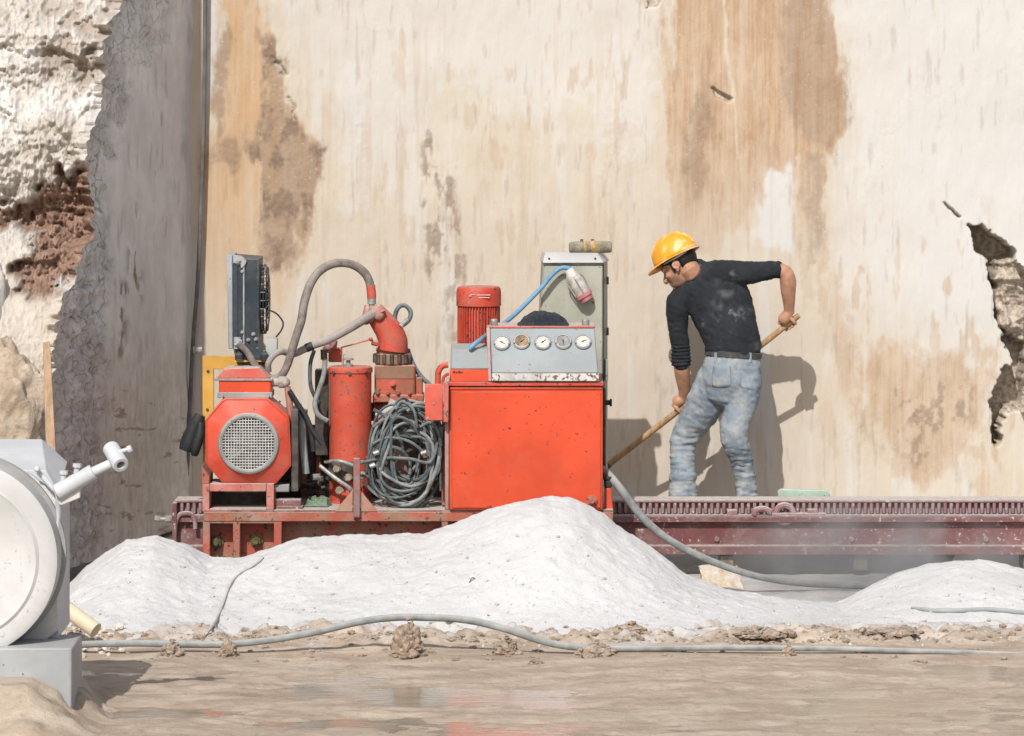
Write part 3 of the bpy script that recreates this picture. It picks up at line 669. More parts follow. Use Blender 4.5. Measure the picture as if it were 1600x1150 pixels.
def clod(u, v, Y, sx, sz, seed, label):
    mb = MB(); x = PX(u, Y); z = PZ(v, Y)
    zg = float(surf(x, Y)[0])-.004; H = max(.02, z+sz-zg)
    mb.rock((x, Y, zg+H*.32), (sx*.75, sx*.62, H*.5), seed, 5, .35, 2.4)
    rr = random.Random(seed)
    for i in range(70):
        h = rr.random()**1.5; q = sx*(1.15-h)*math.sqrt(rr.random()); a = rr.uniform(0, 2*PI); s = min(sx, .09)*rr.uniform(.06, .22)*(1.15-.6*h)
        mb.rock((x+q*math.cos(a)+sx*.1*h, Y+q*.75*math.sin(a), zg+h*H+s*.3), (s*1.2, s, s*.85), seed+i, 2, .42, 2.2)
    tag(build(mb, 'mud_clod', CLODM, None, 40), label, 'clod', 'brown mud clods along the hose')
clod(636, 990, 21.06, .085, .07, 11, 'largest brown mud clod heaped against the raised grey hose')
clod(838, 1035, 20.9, .035, .024, 12, 'single round mud clod at the puddle edge below the hose')
clod(790, 1003, 21.15, .07, .022, 13, 'low crumbly mud clod under the right slope of the raised hose')
clod(985, 985, 21.75, .1, .035, 14, 'wide brown mud clod lying above the hose right of the dust heap')
clod(1180, 992, 21.6, .17, .03, 15, 'long flat brown clod of mud above the hose right of centre')
clod(1395, 990, 21.6, .15, .032, 16, 'broad dark mud clod behind the hose near the right mound')
clod(268, 1006, 21.06, .06, .018, 17, 'small flat mud clod covering the hose before the left lobe of the heap')
for q in ((356, 1005, 15, .05, .018, 31, 'flat brown mud clod over the hose below the thin cord'), (930, 1012, 15, .10, .02, 32, 'long low mud clod burying the hose where its arch ends'), (1232, 1013, 15, .035, .016, 33, 'small brown mud clod sitting on the straight run of hose below the right mound')):
    clod(q[0], q[1], 21.09, q[3], q[4], q[5], q[6])
def stone_block():
    mb = MB(); p = on(1127, 916)
    bm = bmesh.new(); bmesh.ops.create_cube(bm, size=2); bmesh.ops.subdivide_edges(bm, edges=bm.edges[:], cuts=9, use_grid_fill=True)
    V = np.array([v.co[:] for v in bm.verts]); d = fbm(V[:, 0]*1.7, V[:, 1]*1.7, V[:, 2]*1.7+.3, 4, 5)
    V = V*(1+.12*d)[:, None]; V[:, 0] += V[:, 2]*-.12
    V = V*np.array([.1, .09, .055])+np.array(p)+np.array([0, .06, .035])
    mb.add([tuple(q) for q in V], [tuple(v.index for v in f.verts) for f in bm.faces]); bm.free()
    g = G('buff stone block'); co = g.coord(); n = g.noise(co, 9, 5, .65); n2 = g.noise(co, 45, 4, .7)
    g.bump(n2, .6, .01); m = g.done(g.mix(g.ramp(n, .4, .62), (.50, .36, .21), (.66, .60, .52)), .9)
    tag(build(mb, 'stone_block', m, None, 50), 'squared buff stone block on the dust beside the sloping hose', 'stone')
stone_block()

# ================================================================== TRACK WITH RACK
def track():
    x0, x1 = PX(272, 24.2), PX(1720, 24.2)
    root = empty('rack_track', (.5, 24.35, .1), 'long maroon steel track with toothed rack running along the foot of the rock face', 'track')
    zt = lambda v, Y=24.2: PZ(v, Y)
    a, b, c, d = zt(807), zt(816), zt(853), zt(867)
    mb = MB(); mb.xprism([(24.2, d), (24.5, d), (24.5, c), (24.3, c), (24.3, b), (24.5, b), (24.5, a), (24.2, a), (24.2, b), (24.245, b), (24.245, c), (24.2, c)], x0, x1)
    build(mb, 'beam', MAROON, root, bevel=.004)
    mb = MB(); mb.box((x0, 24.2, a+.001), (x1, 24.5, a+.007)); build(mb, 'dusty_flange', MAROOND, root)
    mb = MB(); mb.box((x0, 24.285, a+.008), (x1, 24.45, .395)); build(mb, 'rack_bar', plain('dark maroon rack bar', (.26, .20, .205), .3, .8, 0, 20, .5), root)
    mb = MB(); mb.box((x0, 24.245, .396), (x1, 24.46, .408)); build(mb, 'rack_cap', MAROOND, root, bevel=.002)
    first = None; pitch = 9.6*24.25/F; us = [u for u in np.arange(272, 318, 9.6)]+[u for u in np.arange(956, 1680, 9.6)]
    for u in us:
        if first is None:
            mb = MB(); x = PX(u, 24.25); mb.box((x, 24.25, a+.010), (x+pitch*.52, 24.284, .3955))
            first = build(mb, 'tooth', MAROOND, root, bevel=.004, seg=1); fu = u
        else:
            o = first.copy(); COL.objects.link(o); o.parent = root; o.location = first.location+Vector(((u-fu)*24.25/F, 0, 0))
    # bearing lumps and clamp pieces on the flange
    Y = 24.205
    mb = MB(); mb.pbox(1136, 797, 1152, 806.5, Y, .06); build(mb, 'clamp_block', MAROOND, root, bevel=.004)
    mb = MB(); mb.pbox(1262, 796, 1278, 806.5, Y, .06); build(mb, 'clamp_block', MAROOND, root, bevel=.004)
    mb = MB(); mb.torus(P(1226, 803, Y+.02), (0, -1, 0), .047, .017, 24, 8); build(mb, 'shackle_ring', MAROOND, root)
    mb = MB(); mb.tube([P(1178, 805, Y), P(1182, 797, Y), P(1194, 795, Y), P(1204, 800, Y)], .016, 10); build(mb, 'bent_pin', MAROOND, root)
    mb = MB(); mb.pbox(1206, 802, 1290, 806.8, Y-.004, .08); build(mb, 'clamp_plate', MAROOND, root, bevel=.003)
    # left end: curved stop and hydraulic fitting
    mb = MB(); mb.tube([P(274, 826, 24.19), P(276, 812, 24.19), P(283, 803, 24.19), P(298, 803, 24.19), P(304, 812, 24.19), P(305, 826, 24.19)], .012, 8); build(mb, 'end_hoop', MAROOND, root)
    mb = MB(); mb.pbox(269, 786, 276, 852, 24.17, .36); build(mb, 'end_plate', MAROON, root, bevel=.004)
    mb = MB(); q = P(269, 811, 24.3); mb.cyl(q, q-Vector((.035, 0, 0)), .02, n=6); mb.cyl(q-Vector((.03, 0, 0)), q-Vector((.07, 0, 0)), .012, n=12); mb.cyl(q-Vector((.065, 0, 0)), q-Vector((.095, 0, -.004)), .016, n=6)
    build(mb, 'end_fitting', STEEL, root)
    # bolts in the web
    for u in (1120, 1330, 1540):
        mb = MB(); q = P(u, 842, 24.245); mb.cyl(q, q-Vector((0, .016, 0)), .014, n=6); build(mb, 'bolt', MAROOND, root)
    # legs / sleepers underneath
    for i, u in enumerate((330, 560, 800, 1136, 1345, 1610)):
        mb = MB(); mb.pbox(u-11, 868, u+11, 892, 24.24, .22); build(mb, 'foot', TIMB, root, bevel=.006)
    mb = MB(); y = 24.4; mb.hexa([(PX(1462, y), y, PZ(868, y)), (PX(1492, y), y, PZ(868, y)), (PX(1492, y), y+.05, PZ(868, y)), (PX(1462, y), y+.05, PZ(868, y)), (PX(1440, y), y-.1, .0), (PX(1474, y), y-.1, .0), (PX(1474, y), y-.05, .0), (PX(1440, y), y-.05, .0)])
    build(mb, 'brace', TIMB, root, 0)
track()
# pale green bar lying behind the track
mb = MB(); y = 24.62
mb.prism([(PX(u, y), PZ(v, y)) for u, v in ((1215, 768), (1220, 764), (1290, 766), (1297, 771), (1296, 780), (1290, 784), (1222, 784), (1216, 780))], y, y+.05)
o = build(mb, 'green_bar', GRNB, None, bevel=.006); tag(o, 'pale green plastic bar with a centre pivot lying on the ledge right of the worker', 'tool')
mb = MB(); q = P(1253, 774, y); mb.cyl(q, q-Vector((0, .012, 0)), .02, n=16); build(mb, 'pivot', GRNB, o, bevel=.002)
mb = MB(); q = P(1288, 775, y); mb.cyl(q, q-Vector((0, .006, 0)), .006, n=10); build(mb, 'pin', STEEL, o)
mb = MB(); mb.pbox(1205, 784, 1420, 830, 24.6, .3); o = build(mb, 'timber_ledge', TIMB, None, bevel=.01)
tag(o, 'timber baulk behind the track carrying the pale green bar', 'timber')

# ================================================================== STONE CUTTING MACHINE
ROOT = empty('stone_cutting_machine', (PX(630, 23.9), 23.9, .05), 'red electric stone cutting machine with octagonal motor, radiator and gauge box on its track', 'machine')
def part(mb, name, mat, parent=None, **k): return build(mb, name, mat, parent or ROOT, **k)
def bolt(u, v, Y, r, parent=None, mat=None, nut=True, h=.02):
    mb = MB(); q = P(u, v, Y)
    mb.cyl(q, q-Vector((0, h*.3, 0)), r*1.35, n=18)
    mb.cyl(q-Vector((0, h*.28, 0)), q-Vector((0, h, 0)), r, n=6)
    mb.cyl(q-Vector((0, h*.98, 0)), q-Vector((0, h*1.6, 0)), r*.55, n=10)
    return part(mb, 'bolt', mat or DKST, parent, smooth=25)
YF = 23.45
def base():
    mb = MB(); mb.pbox(318, 800, 958, 815, YF, .05); fr = part(mb, 'front_rail', REDRUST, bevel=.004)
    mb = MB(); mb.box((PX(318, YF), YF+.002, PZ(799.6, YF)), (PX(958, YF), 24.17, PZ(797, YF)))
    part(mb, 'deck', paint('dust covered deck', (.30, .08, .055), chips=.6, dust=1.0, grime=.9, gcol=(.2, .15, .11), rough=.8))
    mb = MB(); mb.pbox(330, 815.2, 955, 880, YF+.13, .03); part(mb, 'base_web', REDRUST)
    for u0, u1 in ((317, 328), (364, 375), (428, 440), (690, 700), (940, 952)):
        mb = MB(); mb.pbox(u0, 815.2, u1, 876, YF+.003, .126); part(mb, 'rib', REDRUST, bevel=.004)
    for u, v in ((339, 846), (401, 844)): bolt(u, v, YF+.13, .026, None, plain('greasy bolt', (.12, .10, .05), .5, .4, .5, 40, .1), h=.05)
    mb = MB(); mb.pbox(319, 815.4, 440, 817.5, YF+.004, .12); part(mb, 'rib_flange', REDRUST)
    # slotted box under the motor
    Y = YF+.01; mb = MB()
    mb.pbox(316, 756, 327, 799.5, Y, .3); mb.pbox(327.2, 756, 416, 768, Y, .3); mb.pbox(416.2, 756, 428, 796.8, Y, .3); mb.pbox(327.2, 795, 416, 796.9, Y, .3)
    part(mb, 'motor_stand', paint('dusty pink stand', (.44, .12, .09), chips=.5, dust=.75, grime=.3, rough=.7), bevel=.004)
    mb = MB(); mb.pbox(327.2, 768, 416, 795, Y+.24, .02); part(mb, 'stand_back', DKST)
    mb = MB(); mb.pprism([(315, 728), (327, 745), (327, 756), (315, 756)], Y, .3); part(mb, 'stand_bracket', REDRUST, bevel=.003)
    # post and its two gussets
    mb = MB(); mb.pbox(552, 716, 563, 809, YF-.03, .04); part(mb, 'post', GREYRED, bevel=.006)
    mb = MB(); mb.pprism([(523, 799.5), (551, 766), (551, 799.5)], YF-.005, .03); part(mb, 'gusset', GUSS, bevel=.002)
    mb = MB(); mb.pprism([(564, 768), (590, 799.5), (564, 799.5)], YF-.005, .03); part(mb, 'gusset', GUSS, bevel=.002)
GREYRED = paint('rubbed red post', (.26, .10, .085), chip=(.18, .17, .165), chips=.8, dust=.3, grime=.5, gcol=(.2, .18, .17), rough=.6)
GUSS = paint('rusty tan gusset', (.40, .13, .085), chip=(.30, .20, .13), chips=.8, dust=.5, grime=.8, gcol=(.36, .25, .17), rough=.75)
base()
def motor():
    Y = 23.5
    octo = [(321, 655), (349, 622), (418, 622), (452, 652), (455, 728), (430, 757), (350, 757), (321, 725)]
    cu, cv, r = 389, 692, 44
    # octagonal shroud, dished towards the round grille
    N = 64; outer = []; inner = []; rim = []
    n = len(octo)
    cx, cz = PX(cu, Y), PZ(cv, Y); S = Y/F
    for k in range(N):
        a = 2*PI*k/N; dx, dz = math.cos(a), math.sin(a); best = 9e9
        for i in range(n):
            ax, az = octo[i][0]-cu, -(octo[i][1]-cv); bx_, bz = octo[(i+1) % n][0]-cu, -(octo[(i+1) % n][1]-cv)
            ex, ez = bx_-ax, bz-az; den = dx*ez-dz*ex
            if abs(den) < 1e-9: continue
            t = (ax*ez-az*ex)/den; q = (ax*dz-az*dx)/den
            if t > 0 and -1e-6 <= q <= 1+1e-6: best = min(best, t)
        outer.append((cx+dx*best*S, cz+dz*best*S)); inner.append((cx+dx*r*S*1.03, cz+dz*r*S*1.03))
    vs = []; fs = []
    def ring(pts, y): vs.extend([(x, y, z) for x, z in pts])
    lip = [(cx+(x-cx)*.965, cz+(z-cz)*.965) for x, z in outer]
    ring(outer, Y+.26); ring(outer, Y+.004); ring(lip, Y-.002); ring(lip, Y+.004)
    ring([((x*.55+ix*.45), (z*.55+iz*.45)) for (x, z), (ix, iz) in zip(lip, inner)], Y-.018); ring(inner, Y-.045); ring(inner, Y+.05)
    for j in range(6):
        for k in range(N):
            k2 = (k+1) % N; fs.append((j*N+k, j*N+k2, (j+1)*N+k2, (j+1)*N+k))
    mb = MB(); mb.add(vs, fs); sh = part(mb, 'motor_shroud', paint('motor orange red', (.56, .068, .034), chip=(.07, .06, .055), chips=.2, dust=.2, grime=.35, gcol=(.30, .17, .13), rough=.5), smooth=28)
    mb = MB(); mb.torus((cx, Y-.045, cz), (0, 1, 0), r*S, .013, 48, 8); part(mb, 'grille_rim', GREYB)
    mb = MB(); rr = r*S; st = .0150; wr = .0024; y = Y-.043
    k = -int(rr/st)
    while k*st < rr:
        d = k*st; hgt = math.sqrt(max(0, rr*rr-d*d))
        if hgt > .01:
            mb.tube([(cx+d, y, cz-hgt), (cx+d, y-.006*(1-(d/rr)**2), cz), (cx+d, y, cz+hgt)], wr, 5, 1); mb.tube([(cx-hgt, y-.004, cz+d), (cx, y-.01*(1-(d/rr)**2), cz+d), (cx+hgt, y-.004, cz+d)], wr, 5, 1)
        k += 1
    tag(part(mb, 'wire_grille', plain('pale galvanised wire', (.55, .55, .53), .15, .5, .1, 40, .1)), kind='stuff')
    mb = MB(); mb.cyl((cx, Y+.05, cz), (cx, Y+.06, cz), rr*1.02, n=40); part(mb, 'fan_cavity', DKST)
    mb = MB()
    for i in range(7):
        a = 2*PI*i/7; q = Vector((math.cos(a), 0, math.sin(a))); t = Vector((-math.sin(a), 0, math.cos(a)))
        c0 = Vector((cx, Y+.02, cz))
        mb.hexa([c0+q*.02-t*.02+Vector((0, .02, 0)), c0+q*.13-t*.04+Vector((0, .02, 0)), c0+q*.13-t*.035+Vector((0, .024, 0)), c0+q*.02-t*.016+Vector((0, .024, 0)), c0+q*.02+t*.02-Vector((0, .02, 0)), c0+q*.13+t*.04-Vector((0, .02, 0)), c0+q*.13+t*.045-Vector((0, .016, 0)), c0+q*.02+t*.024-Vector((0, .016, 0))])
    mb.cyl((cx, Y-.012, cz), (cx, Y+.045, cz), .035, n=16)
    part(mb, 'fan', plain('aluminium fan', (.16, .155, .15), .25, .6, .1, 30, .2))
    # ribbed barrel behind
    mb = MB(); mb.cyl((cx+.02, Y+.261, cz-.01), (cx+.02, Y+.66, cz-.01), .19, n=40); part(mb, 'motor_barrel', REDRUST)
    for i in range(9):
        a = -.9+i*.24
        mb = MB(); q = Vector((math.cos(a), 0, math.sin(a))); c0 = Vector((cx+.02, 0, cz-.01)); t = Vector((-math.sin(a), 0, math.cos(a)))*.005
        p0 = c0+q*.188; p1 = c0+q*.214
        mb.hexa([p0-t+Vector((0, Y+.27, 0)), p1-t+Vector((0, Y+.27, 0)), p1-t+Vector((0, Y+.64, 0)), p0-t+Vector((0, Y+.64, 0)), p0+t+Vector((0, Y+.27, 0)), p1+t+Vector((0, Y+.27, 0)), p1+t+Vector((0, Y+.64, 0)), p0+t+Vector((0, Y+.64, 0))])
        part(mb, 'cooling_fin', REDRUST)
    mb = MB(); mb.pbox(350, 757.5, 452, 769, Y+.03, .35); part(mb, 'motor_foot', GREYB, bevel=.005)
    mb = MB(); mb.pbox(455, 640, 466, 768, Y+.02, .4); part(mb, 'side_plate', DKST, bevel=.004)
    # terminal box
    Y2 = 23.56; mb = MB()
    mb.pprism([(342, 594), (423, 594), (424, 617), (342, 617)], Y2, .22); tb = part(mb, 'terminal_box', RED, bevel=.008)
    mb = MB(); mb.pprism([(350, 576), (404, 574), (423, 592), (338, 592)], Y2+.0, .22); part(mb, 'terminal_lid', paint('dusty lid red', (.52, .10, .07), chips=.2, dust=.6, grime=.2), tb, bevel=.006)
    mb = MB(); mb.pbox(335, 591.8, 426, 595, Y2-.008, .24); part(mb, 'gasket', GREYB, tb, bevel=.002)
    mb = MB(); mb.pbox(340, 613, 425, 622, Y2-.01, .24); part(mb, 'box_foot', GREYB, bevel=.003)
    for u in (346, 418):
        mb = MB(); q = P(u, 618, Y2-.012); mb.cyl(q, q-Vector((0, .014, 0)), .012, n=8); part(mb, 'bolt', GREYB)
    mb = MB(); q = P(424, 597, Y2+.06); mb.cyl(q, q+Vector((.045, 0, .0)), .024, n=14); mb.cyl(q+Vector((.04, 0, 0)), q+Vector((.075, 0, 0)), .031, n=8); mb.ball(q+Vector((.075, -.01, 0)), .026)
    part(mb, 'cable_gland', plain('dusty gland', (.36, .30, .27), .3, .7, .1, 20, .4), smooth=40)
    mb = MB(); mb.tube([P(449, 604, Y2+.05), P(451, 620, Y2+.05), P(455, 650, Y2+.05), P(458, 690, Y2+.08), P(460, 760, Y2+.1)], [.016, .018, .018, .016, .016], 12); part(mb, 'conduit', paint('pink conduit', (.36, .13, .10), chips=.4, dust=.5, grime=.4))
    mb = MB(); mb.tube([P(452, 610, Y2+.0), P(466, 632, Y2), P(478, 650, Y2), P(488, 672, Y2), P(505, 695, Y2)], .013, 10); mb.tube([P(452, 612, Y2+.03), P(470, 640, Y2+.03), P(484, 668, Y2+.03), P(490, 705, Y2+.03)], .013, 10)
    part(mb, 'black_cable', BLKR)
    mb = MB(); mb.tube([P(470, 640, Y2+.1), P(473, 690, Y2+.1), P(478, 740, Y2+.1)], .02, 10); part(mb, 'conduit', PVC)
motor()
def radiator():
    Y = 23.75; D = .42
    mb = MB(); mb.pprism([(354, 397), (363, 400), (364, 545), (357, 545)], Y, D); rd = part(mb, 'radiator_end', RADL, bevel=.004)
    mb = MB(); mb.pprism([(363.3, 402), (404, 405), (405, 543), (413, 556), (367, 556), (364.3, 545)], Y+.004, D); part(mb, 'radiator_core', RADM, bevel=.004)
    mb = MB(); mb.pbox(379.5, 404, 382, 545, Y-.006, .012); part(mb, 'seam_strip', RADL)
    mb = MB(); mb.pbox(364, 404, 371, 542, Y-.003, .008); part(mb, 'edge_strip', plain('blue black edge', (.035, .045, .06), .2, .5), rd)
    for u, v in ((371, 409), (379, 424), (379, 519), (388, 531), (396, 522), (400, 530), (372, 543)): bolt(u, v, Y+.002, .008 if v > 420 else .014, None, STEEL, h=.012)
    mb = MB(); mb.pprism([(364, 398), (378, 400), (386, 408), (382, 416), (376, 420), (376, 408), (364, 412)], Y-.012, .02); part(mb, 'lug', RADL, bevel=.003)
    # fan guard: stack of wire hoops facing right
    Xc = PX(404, Y+.2); zc = PZ(467, Y+.2); yc = Y+D/2
    for i, (dx, r) in enumerate(((.004, .18), (.018, .185), (.034, .185), (.048, .17), (.054, .12), (.056, .06))):
        mb = MB(); mb.torus((Xc+dx, yc, zc), (1, 0, 0), r, .0035, 40, 6); part(mb, 'guard_hoop', BLKR)
    mb = MB()
    for k in range(26):
        a = 2*PI*k/26; d = Vector((0, math.cos(a), math.sin(a))); c0 = Vector((Xc, yc, zc))
        mb.tube([c0+d*.185, c0+d*.186+Vector((.04, 0, 0)), c0+d*.13+Vector((.055, 0, 0)), c0+d*.03+Vector((.057, 0, 0))], .0026, 5, 1)
    part(mb, 'guard_spokes', STEEL)
    mb = MB(); mb.cyl((Xc+.0, yc, zc), (Xc+.045, yc, zc), .05, n=20); part(mb, 'fan_motor', BLKR)
    mb = MB(); mb.tube([P(419, 484, Y), P(432, 490, Y), P(442, 503, Y), P(440, 515, Y), P(431, 527, Y)], .0045, 8); part(mb, 'fan_cable', BLKR)
    mb = MB(); mb.pbox(415, 529, 433, 556, Y, .09); part(mb, 'junction_box', plain('grey junction box', (.36, .365, .36), .1, .6, 0, 14, .25), bevel=.004)
    mb = MB(); mb.pbox(367, 556.2, 420, 563, Y-.02, D); part(mb, 'mount_plate', RADM, bevel=.003)
    mb = MB(); mb.pbox(366, 563.2, 421, 565.4, Y-.025, D); part(mb, 'yellow_strip', YEL)
    for u in (374, 413):
        mb = MB(); mb.lathe(P(u, 562, Y-.03), [(.02, 0), (.025, .012), (.022, .03), (.018, .034), (.008, .05)], 16); part(mb, 'rubber_mount', RADM)
    mb = MB(); mb.pprism([(369, 565.5), (421, 565.5), (416, 577), (376, 577)], Y, .3); part(mb, 'mount_bracket', DKST, bevel=.003); mb = MB(); mb.pbox(380, 577.2, 408, 650, Y+.14, .1); part(mb, 'support_post', DKST)
    mb = MB(); mb.cyl(P(371, 545, Y-.03), P(371, 527, Y-.03), .02, n=14); mb.cyl(P(371, 535, Y+.02), P(372, 535, Y-.06), .024, n=6); part(mb, 'port_fitting', RADL)
    # hoses
    h = MB(); y = 23.68
    h.tube([P(372, 536, y), P(386, 550, y), P(397, 568, y), P(408, 583, y), P(422, 592, y), P(438, 588, y), P(448, 573, y), P(456, 548, y), P(464, 522, y), P(471, 500, y), P(476, 470, y+.05), P(487, 440, y+.1), P(504, 420, y+.15), P(527, 411, y+.2), P(552, 414, y+.23), P(571, 428, y+.25), P(579, 448, y+.25), P(581, 474, y+.25)],
           [.017, .017, .018, .02, .021, .021, .021, .022, .022, .023, .023, .023, .023, .023, .023, .023, .022, .021], 14, 5)
    part(h, 'arched_hose', HOSEB)
    h = MB(); y2 = 23.78
    h.tube([P(588, 488, y2+.12), P(572, 497, y2+.1), P(548, 512, y2+.06), P(515, 530, y2), P(483, 542, y2), P(458, 553, y2), P(440, 549, y2-.04), P(427, 556, y2-.07), P(419, 569, y2-.07), P(420, 580, y2-.05)], [.024, .025, .023, .021, .02, .019, .018, .017, .017, .016], 14, 5)
    part(h, 'slanting_hose', plain('dusty mauve grey hose', (.25, .215, .20), .2, .75, 0, 20, .4))
    h = MB(); h.tube([P(478, 544, y2), P(489, 540, y2)], .0235, 14, 1); part(h, 'hose_band', BLKR)
    h = MB(); h.tube([P(579, 446, y+.25), P(580.5, 458, y+.25), P(580.8, 466, y+.25)], .0245, 14, 3); part(h, 'hose_band', RED3)
    h = MB(); h.cyl(P(580.8, 474, y+.25), P(581, 484, y+.25), .016, n=12); h.cyl(P(580.8, 466, y+.25), P(580.9, 475, y+.25), .0235, n=12); part(h, 'hose_fitting', STEEL)
radiator()
def yellow_panel():
    Y = 24.05; mb = MB()
    mb.pprism([(316, 556), (388, 556), (388, 577), (334, 577), (334, 736), (317, 742)], Y, .03)
    yp = part(mb, 'yellow_guard', YEL, bevel=.003); mb = MB(); mb.pbox(319, 738, 331, 797, Y+.031, .03); part(mb, 'guard_post', REDRUST)
    for u, v in ((325, 580), (324, 640), (322, 700)):
        mb = MB(); q = P(u, v, Y); mb.cyl(q, q-Vector((0, .006, 0)), .008, n=8); part(mb, 'screw', DKST, yp)
yellow_panel()
def oil_tank():
    Y = 23.86; c = P(547.5, 786, Y); top = PZ(582, Y); r = 33*Y/F
    H = top-c.z; mb = MB()
    mb.lathe(c, [(r*1.02, 0), (r*1.02, .012), (r, .014), (r, H*.5), (r, H)], 48); t = part(mb, 'oil_cylinder', REDCYL)
    mb = MB(); mb.lathe((c.x, c.y, top+.0005), [(r*.99, 0), (r*1.05, .002), (r*1.06, .012), (r*1.04, .028), (r*.98, .032), (r*.5, .033)], 48); part(mb, 'lid', REDCYL)
    mb = MB(); q = Vector((c.x-.01, c.y-.02, top+.033)); mb.lathe(q, [(.024, 0), (.024, .012), (.011, .014), (.011, .034), (.028, .036), (.028, .044), (.01, .046)], 16); part(mb, 'filler_cap', plain('dusty cap', (.28, .26, .24), .3, .6, .3, 30, .3))
    mb = MB(); mb.tube([q+Vector((-.03, 0, .0)), q+Vector((-.03, 0, .06)), q+Vector((-.018, 0, .066))], .006, 8, 1); mb.tube([q+Vector((-.035, 0, .045)), q+Vector((-.005, 0, .045))], .004, 6, 1); part(mb, 'clip', STEEL)
    for k in range(3):
        mb = MB(); a = -PI/2-.8+.8*k; mb.cyl(Vector((c.x+r*1.05*math.cos(a), c.y+r*1.05*math.sin(a), top+.004)), Vector((c.x+r*1.12*math.cos(a), c.y+r*1.12*math.sin(a), top+.004)), .009, n=8); part(mb, 'bolt', DKST)
    # bracket with fittings at the foot
    mb = MB(); mb.pbox(513, 722, 552, 752, Y-.17, .04); part(mb, 'valve_plate', DKST, bevel=.004)
    for u, v in ((527, 731), (545, 745), (531, 765), (566, 742)):
        mb = MB(); q = P(u, v, Y-.17); mb.cyl(q, q-Vector((0, .05, 0)), .022, n=8); mb.cyl(q-Vector((0, .05, 0)), q-Vector((0, .075, 0)), .014, n=12); part(mb, 'fitting', plain('grubby brass fitting', (.30, .25, .19), .4, .5, .4, 30, .3))
    mb = MB(); mb.tube([P(500, 728, Y-.2), P(512, 738, Y-.22), P(528, 750, Y-.24), P(548, 764, Y-.24), P(562, 780, Y-.2)], .011, 8); mb.tube([P(508, 722, Y-.18), P(530, 720, Y-.25), P(552, 727, Y-.25)], .009, 8); part(mb, 'valve_pipe', STEEL)
    mb = MB(); q = P(500, 745, Y-.1); mb.cyl(q, q+Vector((-.04, -.02, 0)), .017, n=8); part(mb, 'valve_stub', STEEL)
oil_tank()
REDE = paint('dusty elbow red', (.52, .068, .036), chips=.4, dust=.3, grime=.35, rough=.6)
BROWNC = paint('brown greasy casting', (.21, .125, .075), chip=(.34, .07, .04), chips=.6, dust=.3, grime=.4, rough=.7)
